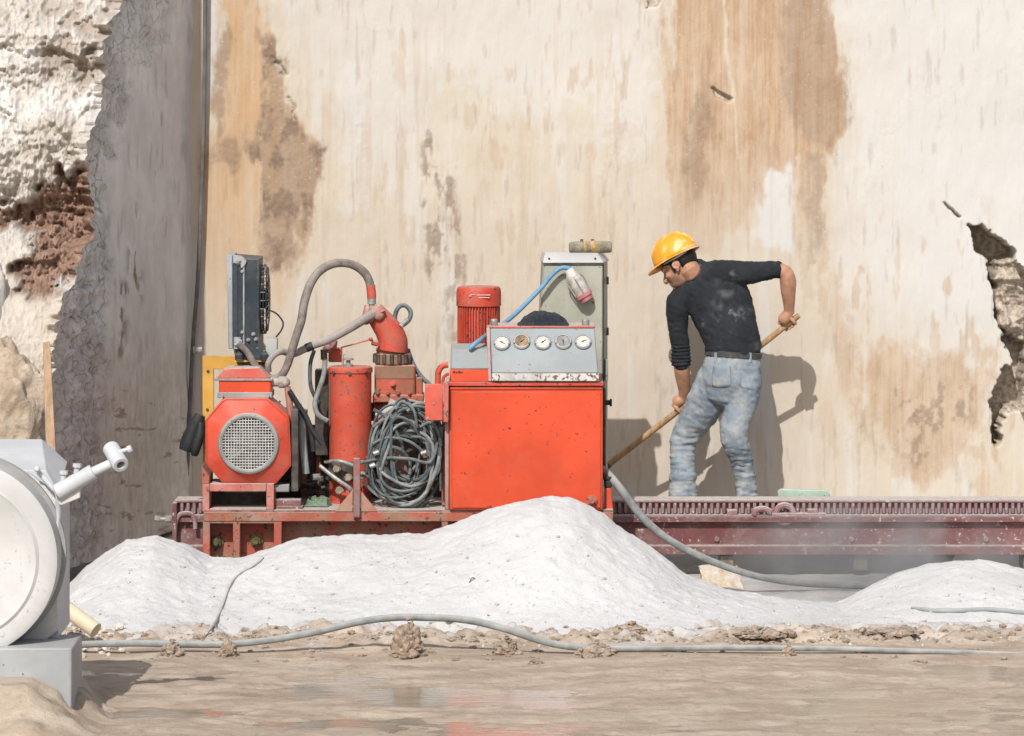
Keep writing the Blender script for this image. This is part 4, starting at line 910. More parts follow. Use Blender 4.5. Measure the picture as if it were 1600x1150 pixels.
def gearbox():
    Y = 24.0; S = Y/F; cx = PX(613, Y)
    mb = MB(); mb.pbox(585, 571, 649, 626, Y-.09, .2); gb = part(mb, 'gearbox', paint('brown stained casting', (.42, .075, .045), chips=.4, dust=.35, grime=1.0, gcol=(.19, .115, .065), rough=.65), bevel=.012); mb = MB(); mb.pbox(587, 572, 647, 592, Y-.093, .006); part(mb, 'caked_grease', BROWNC, gb, bevel=.002)
    mb = MB(); mb.pbox(649.3, 590, 660, 626, Y-.07, .16); part(mb, 'gearbox_side', RED3, gb, bevel=.006)
    mb = MB(); mb.pbox(582, 617, 662, 629, Y-.1, .22); part(mb, 'gearbox_foot', RED3, gb, bevel=.006)
    for u in (590, 606, 622, 640): bolt(u, 614, Y-.09, .011, gb, RED3)
    bolt(614, 600, Y-.09, .013, gb, RED3)
    mb = MB(); mb.lathe((cx, Y, PZ(569, Y)), [(.09, 0), (.095, .006), (.095, .055), (.085, .06), (.085, .07), (.088, .075), (.086, .088), (.07, .092)], 36); part(mb, 'flange', BROWNC)
    for k in range(7):
        a = -PI+.3+k*(PI-.6)/6; mb = MB(); q = Vector((cx+.097*math.cos(a), Y+.097*math.sin(a), PZ(566, Y))); mb.lathe(q, [(.011, 0), (.011, .045), (.006, .05)], 6); part(mb, 'bolt', DKST)
    # tilted elbow body: sweep with changing radius
    y = Y-.03
    mb = MB(); mb.tube([P(613, 548, y), P(614, 534, y), P(608, 518, y), P(598, 504, y), P(589, 492, y), P(583, 484, y)], [.081, .079, .074, .066, .058, .05], 24, 4); part(mb, 'elbow_casting', REDE, smooth=50)
    mb = MB(); mb.tube([P(576, 500, y-.05), P(584, 488, y-.06), P(594, 480, y-.05)], [.022, .03, .024], 14); mb.ball(P(592, 492, y-.07), .03); mb.ball(P(572, 500, y-.02), .026); part(mb, 'pipe_union', plain('dusty pink fitting', (.36, .19, .15), .35, .7, .1, 24, .35), smooth=50)
    mb = MB(); mb.cyl(P(588, 488, y-.08), P(600, 482, y-.08), .022, n=6); mb.cyl(P(575, 478, y-.03), P(571, 493, y-.05), .018, n=6); part(mb, 'union_nut', plain('pink nut', (.40, .2, .16), .3, .6, .3, 20, .3), smooth=25)
    mb = MB(); q = P(590, 537, y-.06); mb.cyl(q, q+Vector((-.03, -.01, .006)), .014, n=6); part(mb, 'bleed_screw', RED3)
    mb = MB(); mb.tube([P(580, 530, y-.08), P(556, 537, y-.08), P(533, 543, y-.08)], .004, 6, 1); mb.ball(P(579, 530, y-.08), .012, 10, 6); part(mb, 'control_rod', RED3)
    # valve group on the left
    mb = MB(); mb.pbox(513, 544, 534, 566, Y-.06, .1); part(mb, 'valve_body', RED3, bevel=.006)
    mb = MB(); mb.tube([P(508, 548, Y-.1), P(516, 536, Y-.1), P(524, 530, Y-.1)], [.017, .024, .02], 12); mb.ball(P(512, 545, Y-.12), .022); mb.cyl(P(520, 544, Y-.12), P(522, 532, Y-.12), .02, n=6); part(mb, 'valve_fitting', plain('maroon fittings', (.26, .11, .10), .35, .65, .1, 22, .35), smooth=45)
    mb = MB(); mb.pbox(492, 578, 513, 712, Y, .12); part(mb, 'valve_block', DKST, bevel=.005)
    mb = MB(); mb.tube([P(491, 548, Y-.12), P(485, 568, Y-.14), P(485, 600, Y-.15), P(492, 620, Y-.12), P(500, 630, Y-.1)], .0105, 10); part(mb, 'hydraulic_hose', HOSEC)
    mb = MB(); mb.tube([P(508, 560, Y-.14), P(506, 585, Y-.16), P(498, 610, Y-.18), P(492, 630, Y-.2), P(497, 648, Y-.22), P(512, 658, Y-.22)], .0135, 10); part(mb, 'hydraulic_hose', HOSE)
    mb = MB(); mb.cyl(P(506, 546, Y-.14), P(506.5, 562, Y-.14), .018, n=12); part(mb, 'hose_end', DKST)
    # small loop hose on the right
    mb = MB(); mb.tube([P(619, 513, Y), P(617, 496, Y), P(622, 481, Y), P(632, 477, Y), P(641, 486, Y-.02), P(640, 498, Y-.04), P(630, 508, Y-.05)], .0125, 10); part(mb, 'hydraulic_hose', HOSEC)
    mb = MB(); mb.cyl(P(638, 500, Y-.04), P(626, 510, Y-.05), .015, n=10); part(mb, 'hose_end', STEEL)
    mb = MB(); mb.tube([P(637, 546, Y+.02), P(644, 566, Y), P(656, 586, Y-.03), P(672, 602, Y-.06), P(686, 618, Y-.06)], .0125, 10); part(mb, 'hydraulic_hose', HOSEC)
    # dark structure behind the coil
    mb = MB(); mb.pbox(578, 629.5, 697, 658, Y+.02, .05); part(mb, 'cross_plate', paint('blackened red plate', (.05, .045, .045), chip=(.45, .07, .045), chips=.7, dust=.3, grime=.2))
    mb = MB(); mb.pbox(598, 629.2, 652, 797, Y-.07, .085); part(mb, 'pedestal', DKST, bevel=.004)
    mb = MB(); mb.pbox(584, 632, 607, 660, Y-.02, .04); part(mb, 'red_plate', RED2, bevel=.003)
    mb = MB(); mb.pbox(424, 694, 480, 796, Y+.14, .03); mb.pbox(480.2, 664, 700, 796, Y+.14, .03); part(mb, 'rear_panel_and_dark_fill', DKST)  # rear panel, extended left as dark fill added to blacken the see-through gaps
    for u0, u1, v0, v1, m in ((588, 598, 660, 796, DKST), (660, 668, 660, 796, REDRUST), (470, 480, 640, 796, REDRUST), (494, 502, 660, 796, REDRUST)):
        mb = MB(); mb.pbox(u0, v0, u1, v1, Y+.05, .06); part(mb, 'upright', m, bevel=.003)
    mb = MB(); mb.lathe(P(626, 790, 23.8), [(.07, 0), (.07, .05), (.058, .07), (.066, .09), (.066, .14), (.05, .17), (.056, .2), (.056, .25), (.035, .28), (.02, .3)], 24); part(mb, 'pump', plain('dusty pink pump', (.34, .17, .145), .35, .75, 0, 18, .5))
    mb = MB(); mb.cyl(P(603, 660, 23.85), P(618, 626, 23.85), .03, n=16); part(mb, 'filter_bowl', plain('dusty grey filter', (.36, .345, .32), .25, .7, 0, 18, .4))
    mb = MB(); mb.pbox(690, 640, 696, 790, 23.62, .1); part(mb, 'upright', REDRUST, bevel=.003)
    mb = MB(); mb.tube([P(590, 650, 23.75), P(612, 640, 23.72), P(640, 650, 23.72), P(664, 675, 23.72)], .02, 12); part(mb, 'hydraulic_hose', plain('pale canvas hose', (.40, .385, .355), .2, .8, 0, 18, .4))
    mb = MB(); q = P(470, 770, 23.75)
    for i in range(9):
        u = R.uniform(462, 515); v = R.uniform(752, 780); mb.tube([P(u, v, 23.9), P(u+R.uniform(15, 35), v+R.uniform(-8, 8), 23.85)], R.uniform(.008, .016), 8, 1)
    part(mb, 'pipe_ends', DKST)
gearbox()
def main_box():
    Y = YF-.02
    mb = MB(); mb.pbox(702, 606, 942, 797, Y, .62); bx = part(mb, 'control_box', RED, bevel=.006)
    mb = MB(); mb.pbox(703.5, 605.6, 941, 608.4, Y-.007, .02); part(mb, 'door_rim', RED, bevel=.002)
    mb = MB(); mb.pbox(706, 612, 939, 794, Y-.006, .007); dr = part(mb, 'door_panel', RED, bevel=.003)
    mb = MB(); mb.pbox(701, 597.5, 943, 603.5, Y-.006, .63); part(mb, 'box_top', RED2, bevel=.004)
    mb = MB(); mb.pbox(703, 603.6, 941, 606, Y+.012, .5); part(mb, 'dark_seam', DKST)
    mb = MB(); mb.pbox(695, 600, 701.5, 797, Y+.02, .55); part(mb, 'box_edge', paint('pinkish grey edge', (.38, .22, .19), chips=.3, dust=.5, grime=.3), bevel=.003)
    mb = MB(); mb.pbox(664, 600, 692, 657, Y-.05, .02); fl = part(mb, 'side_flap', paint('flat salmon red', (.58, .09, .055), chips=.1, dust=.3, grime=.1), bevel=.003)
    for u, v in ((668, 604), (668, 653), (678, 630)):
        mb = MB(); q = P(u, v, Y-.05); mb.cyl(q, q-Vector((0, .004, 0)), .006, n=8); part(mb, 'rivet', STEEL, fl)
    mb = MB(); mb.pbox(692.5, 598, 701, 660, Y-.055, .03); part(mb, 'hinge_strip', paint('worn hinge', (.45, .10, .07), chips=.7, dust=.4, grime=.4), bevel=.003)
    mb = MB(); mb.tube([P(684, 600, Y+.05), P(685, 582, Y+.05), P(691, 572, Y+.05), P(700, 570, Y+.05)], .016, 12); part(mb, 'bent_pipe', RED2)
    mb = MB(); mb.tube([P(692, 600, Y), P(693, 590, Y), P(698, 585, Y), P(702, 584, Y)], .009, 10); part(mb, 'bent_pipe', RED2)
    b = bolt(925, 782, Y-.006, .022, None, paint('rusty bolt', (.38, .12, .08), chips=.7, dust=.4), h=.03)
    mb = MB(); mb.pbox(942.5, 745, 957, 751, Y+.1, .1); mb.pbox(944, 751.2, 956, 762, Y+.1, .1); part(mb, 'rubber_stop', BLKR, bevel=.006)
    mb = MB(); mb.pprism([(945, 762.5), (955, 762.5), (959, 806), (945, 806)], Y+.1, .1); part(mb, 'end_post', RED, bevel=.004)
    mb = MB(); mb.pbox(943, 606, 946.5, 744, Y+.2, .3); part(mb, 'side_channel', DKST)
    # grey topped box left of the gauges
    Y2 = YF+.01
    mb = MB(); mb.pbox(703, 577, 768, 597, Y2, .3); part(mb, 'switch_box', RED, bevel=.004)
    zt = PZ(577, Y2); a = [(Y2-.004, zt+.001), (Y2+.3, zt+.001), (Y2+.3, PZ(545, Y2)+.01), (Y2+.09, PZ(545, Y2)), (Y2+.07, PZ(547, Y2))]
    mb = MB(); mb.xprism(a, PX(704, Y2), PX(768, Y2)); part(mb, 'switch_cover', PANEL, bevel=.008)
    mb = MB()
    for i, (u, wd) in enumerate(((708, 3), (712, 3), (716, 4), (721, 2))): mb.pbox(u, 580+(i % 2), u+wd, 583, Y2-.002, .003)
    part(mb, 'worn_marking', INK)
    # gauge console, front leaning back
    Yb, Yt = YF-.035, YF+.12; xl = lambda u, Y: PX(u, Y)
    zb, z2, z1 = PZ(596, Yb), PZ(583, Yb), PZ(513, Yt)
    def fr(u0, u1, z, Y): return [(PX(u0, Y), Y, z), (PX(u1, Y), Y, z)]
    mb = MB(); yb = YF+.42
    c = [(PX(768.5, Yb), Yb, z2), (PX(935, Yb), Yb, z2), (PX(935, Yb), yb, z2), (PX(768.5, Yb), yb, z2), (PX(766, Yt), Yt, z1), (PX(929, Yt), Yt, z1), (PX(929, Yt), yb, z1), (PX(766, Yt), yb, z1)]
    mb.hexa(c); cs = part(mb, 'gauge_console', PANEL, bevel=.006)
    mb = MB(); mb.box((PX(768.5, Yb), Yb-.004, zb+.001), (PX(936, Yb), Yb+.05, z2-.001)); part(mb, 'console_lip', LIPM, bevel=.004)
    mb = MB(); mb.hexa([(PX(763, Yb), Yb+.01, zb), (PX(768, Yb), Yb+.004, zb), (PX(768, Yb), yb, zb), (PX(763, Yb), yb, zb), (PX(760, Yt), Yt+.01, z1), (PX(765.5, Yt), Yt, z1), (PX(765.5, Yt), yb, z1), (PX(760, Yt), yb, z1)]); part(mb, 'console_side', paint('pink grey side', (.42, .28, .26), chips=.3, dust=.4), bevel=.003)
    mb = MB(); mb.box((PX(765, Yt), Yt-.002, z1+.001), (PX(930, Yt), yb+.02, z1+.012)); part(mb, 'console_lid', paint('dusty red lid', (.5, .10, .075), chips=.4, dust=.55, grime=.2), bevel=.003)
    for u in (772, 915):
        mb = MB(); mb.lathe(P(u, 512, Yt+.05), [(.018, .0), (.02, .005), (.02, .04), (.014, .047)], 18); part(mb, 'lid_knob', STEEL, bevel=.002)
    nv = Vector((0, -(z1-z2), -(Yt-Yb))).normalized(); nv = Vector((0, -(z1-z2), (Yt-Yb))).normalized()
    up = Vector((0, (Yt-Yb), (z1-z2))).normalized(); rt = Vector((1, 0, 0))
    for i, (u, v) in enumerate(((784, 536.5), (815, 535), (848, 536), (880, 535), (911, 535))):
        f = (v-583)/(513-583); Yg = Yb+(Yt-Yb)*f; q = Vector((PX(u, Yg), Yg, z2+(z1-z2)*f))
        r = 13.3*Yg/F
        mb = MB(); mb.lathe(q+nv*.0005, [(r*.96, 0), (r*1.02, .006), (r*1.02, .010), (r*.9, .016), (r*.8, .016), (r*.78, .009), (r*.5, .009)], 36, nv); gg = part(mb, 'gauge', plain('nickel bezel', (.36, .36, .36), .2, .4, .4, 30, .2) if i != 0 and i != 2 and i != 4 else bpy.data.materials.get('grey bezel') or plain('grey bezel', (.28, .30, .32), .15, .45, .2, 30, .2))
        mb = MB(); mb.lathe(q+nv*.0100, [(r*.78, 0), (r*.77, .0012)], 32, nv); part(mb, 'dial', (DIAL, DIALB, DIAL, DIALG, DIAL)[i], gg)
        an = (-.55, .75, .65, -1.5, .35)[i]
        d = rt*math.cos(an)+up*math.sin(an)
        mb = MB(); o0 = q+nv*.0125; mb.tube([o0-d*r*.2, o0+d*r*.5], [.0025, .0012], 6, 1); mb.cyl(q+nv*.011, q+nv*.0145, .004, n=10); part(mb, 'needle', INK, gg)
        mb = MB()
        for k in range(9):
            a_ = PI*1.25-k*PI*1.5/8; dd = rt*math.cos(a_)+up*math.sin(a_); mb.tube([q+nv*.0118+dd*r*.58, q+nv*.0118+dd*r*.7], .0009, 4, 1)
        part(mb, 'scale_mark', INK, gg)
        for s in (-1, 1):
            mb = MB(); qq = q+(rt*s*.83-up*.34)*r+nv*.016; mb.ell(qq, [rt*.005, up*.005, nv*.003], 10, 6); part(mb, 'screw', DKST, gg)
main_box()
def fin_motor():
    Y = 24.02; c = P(748, 600, Y); r = 34*Y/F; z1 = PZ(478, Y); z2 = PZ(447, Y)
    mb = MB(); mb.lathe(c, [(r*.86, 0), (r*.86, z1-c.z)], 40); part(mb, 'finned_motor', RED2)
    mb = MB(); mb.lathe((c.x, c.y, .436), [(r*1.1, 0), (r*1.1, .02), (r*.8, .03), (r*.8, c.z-.47), (r*1.05, c.z-.46), (r*1.05, c.z-.437)], 32); part(mb, 'motor_base', RED2)
    first = None; n = 44
    for k in range(n):
        a = 2*PI*k/n
        if math.sin(a) > .35: continue
        mb = MB(); d = Vector((math.cos(a), math.sin(a), 0)); t = Vector((-math.sin(a), math.cos(a), 0))*.0038
        p0 = c+d*r*.855; p1 = c+d*r*.985; h = Vector((0, 0, z1-c.z-.004))
        mb.hexa([p0-t, p1-t*.7, p1+t*.7, p0+t, p0-t+h, p1-t*.7+h, p1+t*.7+h, p0+t+h]); part(mb, 'cooling_fin', RED2)
    mb = MB(); H = z2-z1; mb.lathe((c.x, c.y, z1), [(r*1.0, 0), (r*1.03, .002), (r*1.03, H-.03), (r*1.0, H-.012), (r*.93, H-.002), (r*.8, H)], 44); cp = part(mb, 'fan_cowl', RED2)
    mb = MB(); y = Y-r*1.035
    for (u0, v0, u1, v1) in ((735, 461, 743, 460), (745, 462, 766, 460.5), (748, 465, 765, 464.5), (733, 464, 737, 462)): mb.pbox(u0, min(v0, v1), u1, min(v0, v1)+1.0, y-.0015, .006)
    part(mb, 'scratched_marking', plain('pale scratch', (.62, .5, .46), .1, .6), cp)
fin_motor()

# ------------------------------------------------------------------ cabinet and what hangs on it
def cabinet():
    Y = 24.22
    root = empty('electrical_cabinet', (PX(890, Y), Y+.1, .409), 'tall grey green electrical cabinet with sloping roof behind the gauge box', 'cabinet')
    zt = PZ(411, Y); zb = .409
    X = lambda u: PX(u, Y)
    # front face slightly turned: right side visible
    c = [(X(826), Y, zb), (X(942), Y, zb), (X(951), Y+.26, zb), (X(828), Y+.26, zb), (X(849), Y, zt), (X(942), Y, zt), (X(951), Y+.26, zt), (X(846), Y+.26, zt)]
    mb = MB(); mb.hexa(c); build(mb, 'cabinet_body', CABM, root, bevel=.004)
    mb = MB(); mb.hexa([(X(830), Y-.006, zb+.01), (X(941.2), Y-.006, zb+.01), (X(941.2), Y-.001, zb+.01), (X(830), Y-.001, zb+.01), (X(851), Y-.006, zt-.012), (X(941.2), Y-.006, zt-.012), (X(941.2), Y-.001, zt-.012), (X(851), Y-.001, zt-.012)]); build(mb, 'cabinet_door', CABM, root, bevel=.003)
    mb = MB(); mb.pbox(942, 412, 943.6, 650, Y-.006, .01); build(mb, 'door_seal', INK, root)
    zr = PZ(396, Y)
    mb = MB(); mb.add([(X(848), Y-.015, zt+.0015), (X(943.5), Y-.015, zt+.0015), (X(954), Y+.27, zt+.0015), (X(844), Y+.27, zt+.0015), (X(852), Y+.07, zr), (X(934), Y+.07, zr), (X(945), Y+.27, zr), (X(848), Y+.27, zr)],
           [(3, 2, 1, 0), (4, 5, 6, 7), (0, 1, 5, 4), (1, 2, 6, 5), (2, 3, 7, 6), (3, 0, 4, 7)]); build(mb, 'cabinet_roof', CABL, root, bevel=.004)
    mb = MB(); mb.pbox(849, 411.5, 943, 413.6, Y-.014, .012); build(mb, 'roof_lip', DKST, root)
    for u in (858, 930):
        mb = MB(); q = P(u, 404, Y+.01); mb.ball(q, .006, 10, 6); build(mb, 'rivet', DKST, root)
    for v in (440, 520):
        mb = MB(); mb.box((X(948), Y+.1, PZ(v+6, Y)), (X(952), Y+.13, PZ(v-6, Y))); build(mb, 'hinge', DKST, root, bevel=.002)
    mb = MB(); mb.box((X(945), Y+.05, PZ(596, Y)), (X(950.5), Y+.1, PZ(563, Y))); build(mb, 'handle', GREYB, root, bevel=.004)
    mb = MB(); q = P(944, 629, Y+.06); mb.cyl(q, q+Vector((.03, 0, 0)), .014, n=14); mb.cyl(q+Vector((.03, 0, 0)), q+Vector((.042, 0, 0)), .021, n=14); build(mb, 'black_knob', BLKR, root, bevel=.002)
    # wrapped bundle on the roof
    mb = MB(); y = Y+.10; a = P(890, 386.5, y); b = P(956, 386, y); ax = (b-a).normalized(); L = (b-a).length
    mb.lathe(a, [(.016, -.004), (.027, 0), (.031, .012), (.0325, L*.3), (.031, L*.5), (.0325, L*.75), (.031, L-.01), (.026, L-.002), (.019, L), (.019, L-.03), (.001, L-.03)], 30, ax)
    o = build(mb, 'wrapped_bundle', CLOTHG, None, 45); tag(o, 'dusty grey and yellow wrapped roll lying on the cabinet roof', 'bundle')
    for f0, f1, tw in ((.34, .41, .03), (.5, .6, .05), (.66, .70, .03)):
        mb = MB(); q = a+ax*L*f0; mb.lathe(q, [(.0315, 0), (.0345, .001), (.0345, L*(f1-f0)), (.0315, L*(f1-f0)+.001)], 30, (ax+Vector((0, 0, tw*3))).normalized()); build(mb, 'yellow_band', BANDY, o, 45)
    for u in (909, 926):
        mb = MB(); q = P(u, 377, y); mb.cyl(q-Vector((0, 0, .01)), q+Vector((0, 0, .012)), .009, n=8); build(mb, 'bolt', plain('blue grey bolt', (.12, .15, .18), .2, .5, .3) if u == 909 else bpy.data.materials['blue grey bolt'], o)
    # inspection lamp with its blue cable
    y = Y-.06; ax = (P(916, 463, y)-P(893, 425, y)).normalized()
    lr = empty('inspection_lamp', P(900, 440, y), 'dusty glass inspection lamp on a blue cable hanging across the cabinet door', 'lamp')
    p0 = P(890, 424, y); L = (P(919, 469, y)-p0).length
    mb = MB(); mb.lathe(p0, [(.012, 0), (.03, .012), (.041, .03), (.043, .05), (.042, L*.7), (.036, L*.78)], 28, ax); build(mb, 'lamp_glass', GLASS, lr)
    mb = MB(); mb.lathe(p0+ax*L*.74, [(.038, 0), (.048, .003), (.048, .022), (.04, .026), (.038, .045), (.022, .05)], 24, ax); build(mb, 'lamp_cap', PINKR, lr)
    q = Vector((0, 0, 1)).rotation_difference(ax)
    for k in range(5):
        mb = MB(); d = q @ Vector((math.cos(k*2*PI/5-.4), math.sin(k*2*PI/5-.4), 0))
        mb.tube([p0+ax*.02+d*.03, p0+ax*.045+d*.047, p0+ax*L*.4+d*.05, p0+ax*L*.74+d*.046], .0035, 6, 3); build(mb, 'guard_wire', STEEL, lr)
    mb = MB(); mb.cyl(p0-ax*.012, p0+ax*.016, .026, n=16); build(mb, 'lamp_collar', plain('clear plastic collar', (.66, .64, .58), .1, .4), lr)
    yc = YF+.06
    mb = MB(); mb.tube([P(734, 545, yc), P(740, 539, yc), P(752, 530, yc+.05), P(766, 520, yc+.3), P(790, 503, yc+.45), P(808, 488, y-.1), P(832, 464, y-.02), P(848, 447, y-.01), P(862, 430, y-.005), P(876, 419, y), P(890, 419.5, y), p0], .0125, 12, 4); build(mb, 'blue_cable', BLUEC, lr)
cabinet()
# dark cloth on the console
def cloth_on_console():
    Y = YF+.22; xs = np.linspace(PX(809, Y), PX(888, Y), 70); ys = np.linspace(Y-.09, Y+.13, 36)
    X, Yv = np.meshgrid(xs, ys); X = X.ravel(); Yv = Yv.ravel()
    u = 800+X*F/Y; zt = PZ(513, YF+.12)+.0125
    top = np.interp(u, [809, 812, 820, 836, 850, 864, 874, 885, 888], [0, 3, 12, 19, 19.5, 18, 14, 4, 0])*Y/F*.95
    edge = sst(Y-.09, Y-.055, Yv)*sst(Y+.13, Y+.07, Yv)
    Z = zt+top*edge*(1+.08*fbm(X*30, Yv*22, 0, 3, 5))+.005*edge*fbm(X*40, Yv*30, 0, 3, 6)*(top > .01)
    o = gridmesh('work_glove', np.stack([X, Yv, np.maximum(Z, zt+.0005)], -1), len(xs), len(ys), FABD, None, (PX(848, Y), Y, zt))
    sm = o.modifiers.new('thick', 'SOLIDIFY'); sm.thickness = .004; sm.offset = 1
    tag(o, 'crumpled dark cloth glove lying on top of the gauge console', 'glove')
cloth_on_console()
# black rubber bundle hanging by the yellow guard
mb = MB(); y = 24.0
mb.tube([P(313, 648, y), P(308, 660, y), P(300, 676, y), P(294, 692, y), P(290, 704, y)], [.028, .036, .04, .044, .036], 14, 4)
mb.tube([P(314, 660, y-.02), P(312, 680, y-.03), P(306, 700, y-.03), P(304, 711, y-.02)], [.02, .027, .027, .018], 12, 4)
tag(build(mb, 'rubber_bundle', BLKR, None, 50), 'black rubber bundle hanging left of the yellow guard panel', 'rubber')
# two maroon blocks and a green rag on the deck
for (u0, v0, u1, v1, lab) in ((430, 790.5, 473, 799.5, 'lower of two maroon steel bars stacked on the deck beside the motor'), (427, 780.5, 470, 790.2, 'upper of two maroon steel bars stacked on the deck beside the motor')):
    mb = MB(); mb.pbox(u0, v0, u1, v1-(2.6 if v1 > 795 else 0), YF+.06, .09); tag(build(mb, 'steel_bar', MAROON, None, bevel=.004), lab, 'bar', 'maroon bars on the machine deck')
def rag():
    Y = 23.72; xs = np.linspace(PX(474, Y), PX(518, Y), 50); ys = np.linspace(Y-.12, Y+.1, 40); X, Yv = np.meshgrid(xs, ys); X = X.ravel(); Yv = Yv.ravel()
    zt = PZ(797, YF)+.001; e = sst(0, .03, X-xs[0])*sst(0, .03, xs[-1]-X)*sst(0, .03, Yv-ys[0])*sst(0, .03, ys[-1]-Yv)
    Z = zt+.003+e*(.026+.02*fbm(X*24, Yv*24, 0, 4, 8))
    o = gridmesh('green_rag', np.stack([X+.01*fbm(X*20, Yv*20, 0, 2, 9), Yv, Z], -1), len(xs), len(ys), GREENR, None, (PX(496, Y), Y, zt))
    tag(o, 'crumpled dark green rag on the deck at the foot of the oil cylinder', 'rag')
rag()
# coil of hoses
def coil():
    c = P(640, 705, 23.62); S = 23.6/F
    root = empty('hose_coil', P(640, 795, 23.62), 'big tangled coil of thin blue grey hoses hanging beside the red control box', 'hose coil')
    rr = random.Random(21)
    for i in range(28):
        a0 = rr.uniform(0, 2*PI); ru = rr.uniform(20, 55); rv = rr.uniform(34, 86); cu = 641+rr.uniform(-7, 5)+rr.uniform(-.4, .25)*(54-ru); cv = 705+rr.uniform(-9, 9)+(84-rv)*.15; tilt = rr.uniform(-.45, .35)
        if i < 6: ru = rr.uniform(48, 56); rv = rr.uniform(62, 88); cv = 708; tilt = rr.uniform(-.6, .1)
        pts = []; ph = rr.uniform(0, 6); n = 16; span = rr.uniform(1.5*PI, 2.2*PI)
        for k in range(n+1):
            a = a0+span*k/n; x = math.cos(a)*ru*(1+.06*math.sin(3*a+ph)); z = math.sin(a)*rv*(1+.06*math.sin(2*a+ph*2))
            xx = x*math.cos(tilt)-z*math.sin(tilt); zz = x*math.sin(tilt)+z*math.cos(tilt)
            pts.append(P(min(cu+xx, 690-rr.uniform(0, 3)), min(cv-zz, 790), 23.6+.09*math.sin(a*1.0+ph)*.8+rr.uniform(-.01, .01)))
        mb = MB(); mb.tube(pts, rr.choice([.006, .007, .008, .009]), 9, 4); build(mb, 'hose', rr.choice([HOSEC, HOSEC, HOSEC, HOSE]), root)
    for pts in ([(582, 668), (600, 656), (626, 652), (645, 664), (660, 690)], [(582, 694), (606, 684), (640, 690), (668, 712)], [(562, 724), (600, 716), (640, 717), (672, 722), (684, 690)], [(566, 752), (590, 774), (620, 786), (655, 780), (680, 745)], [(584, 640), (604, 652), (618, 672), (630, 700)], [(556, 742), (585, 748), (612, 770), (650, 790), (676, 775)], [(560, 722), (584, 724), (604, 744), (640, 760), (668, 750)], [(618, 640), (628, 628), (646, 640), (652, 668)], [(690, 668), (688, 700), (683, 730), (668, 765)], [(656, 668), (672, 660), (684, 672), (689, 696)], [(590, 705), (594, 700), (610, 698), (628, 704), (640, 722), (640, 742)]):
        mb = MB(); y = 23.53+rr.uniform(-.03, .05); mb.tube([P(u, v, y+.02*math.sin(k*2)) for k, (u, v) in enumerate(pts)], rr.choice([.008, .009, .0105]), 9, 5); build(mb, 'hose', rr.choice([HOSEC, HOSEC, HOSEC, HOSE]), root)
    for u, v in ((592, 706), (586, 726), (666, 706)):
        mb = MB(); mb.cyl(P(u, v, 23.5), P(u-8, v+3, 23.5), .013, n=8); build(mb, 'hose_end', STEEL, root)
coil()

# ================================================================== HOSES ON THE GROUND, BOARD, DRUM
def laid(pts, Y): return [P(u, v, Y) for u, v in pts]
mb = MB(); mb.tube([P(940, 733, 23.62), P(952, 743, 23.58)]+laid([(968, 762), (985, 785), (1010, 815), (1048, 845), (1098, 871), (1150, 891), (1200, 904), (1255, 911.5), (1320, 915), (1380, 917)], 23.5), [.021, .022, .022, .022, .021, .020, .019, .018, .018, .017, .017, .016], 14, 6)
tag(build(mb, 'sloping_hose', HOSE, None, 60), 'thick grey hose sloping down from the red control box across the track', 'hose')
GHOSE = plain('muddy grey hose', (.225, .24, .235), .3, .75, 0, 9, .55); Yh = 21.12; mb = MB()
mb.tube([P(-60, 1013, 21.0)]+laid([(20, 1012), (70, 1011), (130, 1007), (210, 1005), (300, 1007), (365, 1006), (430, 999), (500, 986), (560, 972), (615, 965), (670, 965), (730, 969), (790, 983), (845, 1001), (890, 1010), (950, 1013), (1020, 1013), (1120, 1012), (1220, 1012.5), (1320, 1014), (1420, 1017), (1520, 1020), (1640, 1024)], Yh),
        [.0165]*4+[.0165]*4+[.017]*8+[.0155, .0145, .014, .0135, .013, .013, .0125, .012], 14, 6)
tag(build(mb, 'ground_hose', GHOSE, None, 60), 'long pale grey hose along the mud, arching up in front of the dust heap', 'hose')
mb = MB(); q = [on(u, v)+Vector((0, -.004, .006)) for u, v in ((1424, 951), (1450, 955), (1480, 957), (1510, 956), (1540, 955), (1570, 957), (1600, 960), (1650, 962))]
mb.tube(q, [.006]+[.012]*7, 10, 5); tag(build(mb, 'buried_hose', PVC, None, 60), 'half buried grey hose on the right dust mound', 'hose')
mb = MB(); q = [on(u, v)+Vector((0, -.004, .006)) for u, v in ((411, 873), (403, 881), (393, 888), (380, 895), (367, 905), (358, 919), (352, 935), (347, 950), (341, 964), (334, 977), (326, 988), (320, 994))]
mb.tube(q, .0065, 8, 4); tag(build(mb, 'thin_cord', plain('dusty cord', (.42, .40, .38), .25, .9, 0, 30, .3), None, 60), 'thin dusty cord lying down the slope of the white heap', 'cord')
mb = MB(); mb.tube([on(742, 905), on(738, 908)+Vector((0, -.01, .012)), on(733, 912)], .003, 6); tag(build(mb, 'twig', TIMB, None, 60), 'tiny dark twig on the white heap below the oil tank', 'twig')
mb = MB(); yb = 22.45
mb.hexa([P(72, 720, yb), P(88, 720, yb), P(88, 720, yb)+Vector((0, .03, 0)), P(72, 720, yb)+Vector((0, .03, 0)), P(67, 535, yb+.12), P(78, 533, yb+.12), P(78, 533, yb+.15), P(67, 535, yb+.15)])
tag(build(mb, 'wooden_board', BOARD, None, bevel=.004), 'upright pine board leaning against the left rock behind the white drum', 'board')
mb = MB(); mb.tube([P(94, 944, 21.3), P(118, 962, 21.25), P(150, 985, 21.2)], .038, 18, 1)
tag(build(mb, 'cream_pipe', CREAM, None, 60, bevel=.002), 'short cream pipe stub pointing out from behind the white drum', 'pipe')

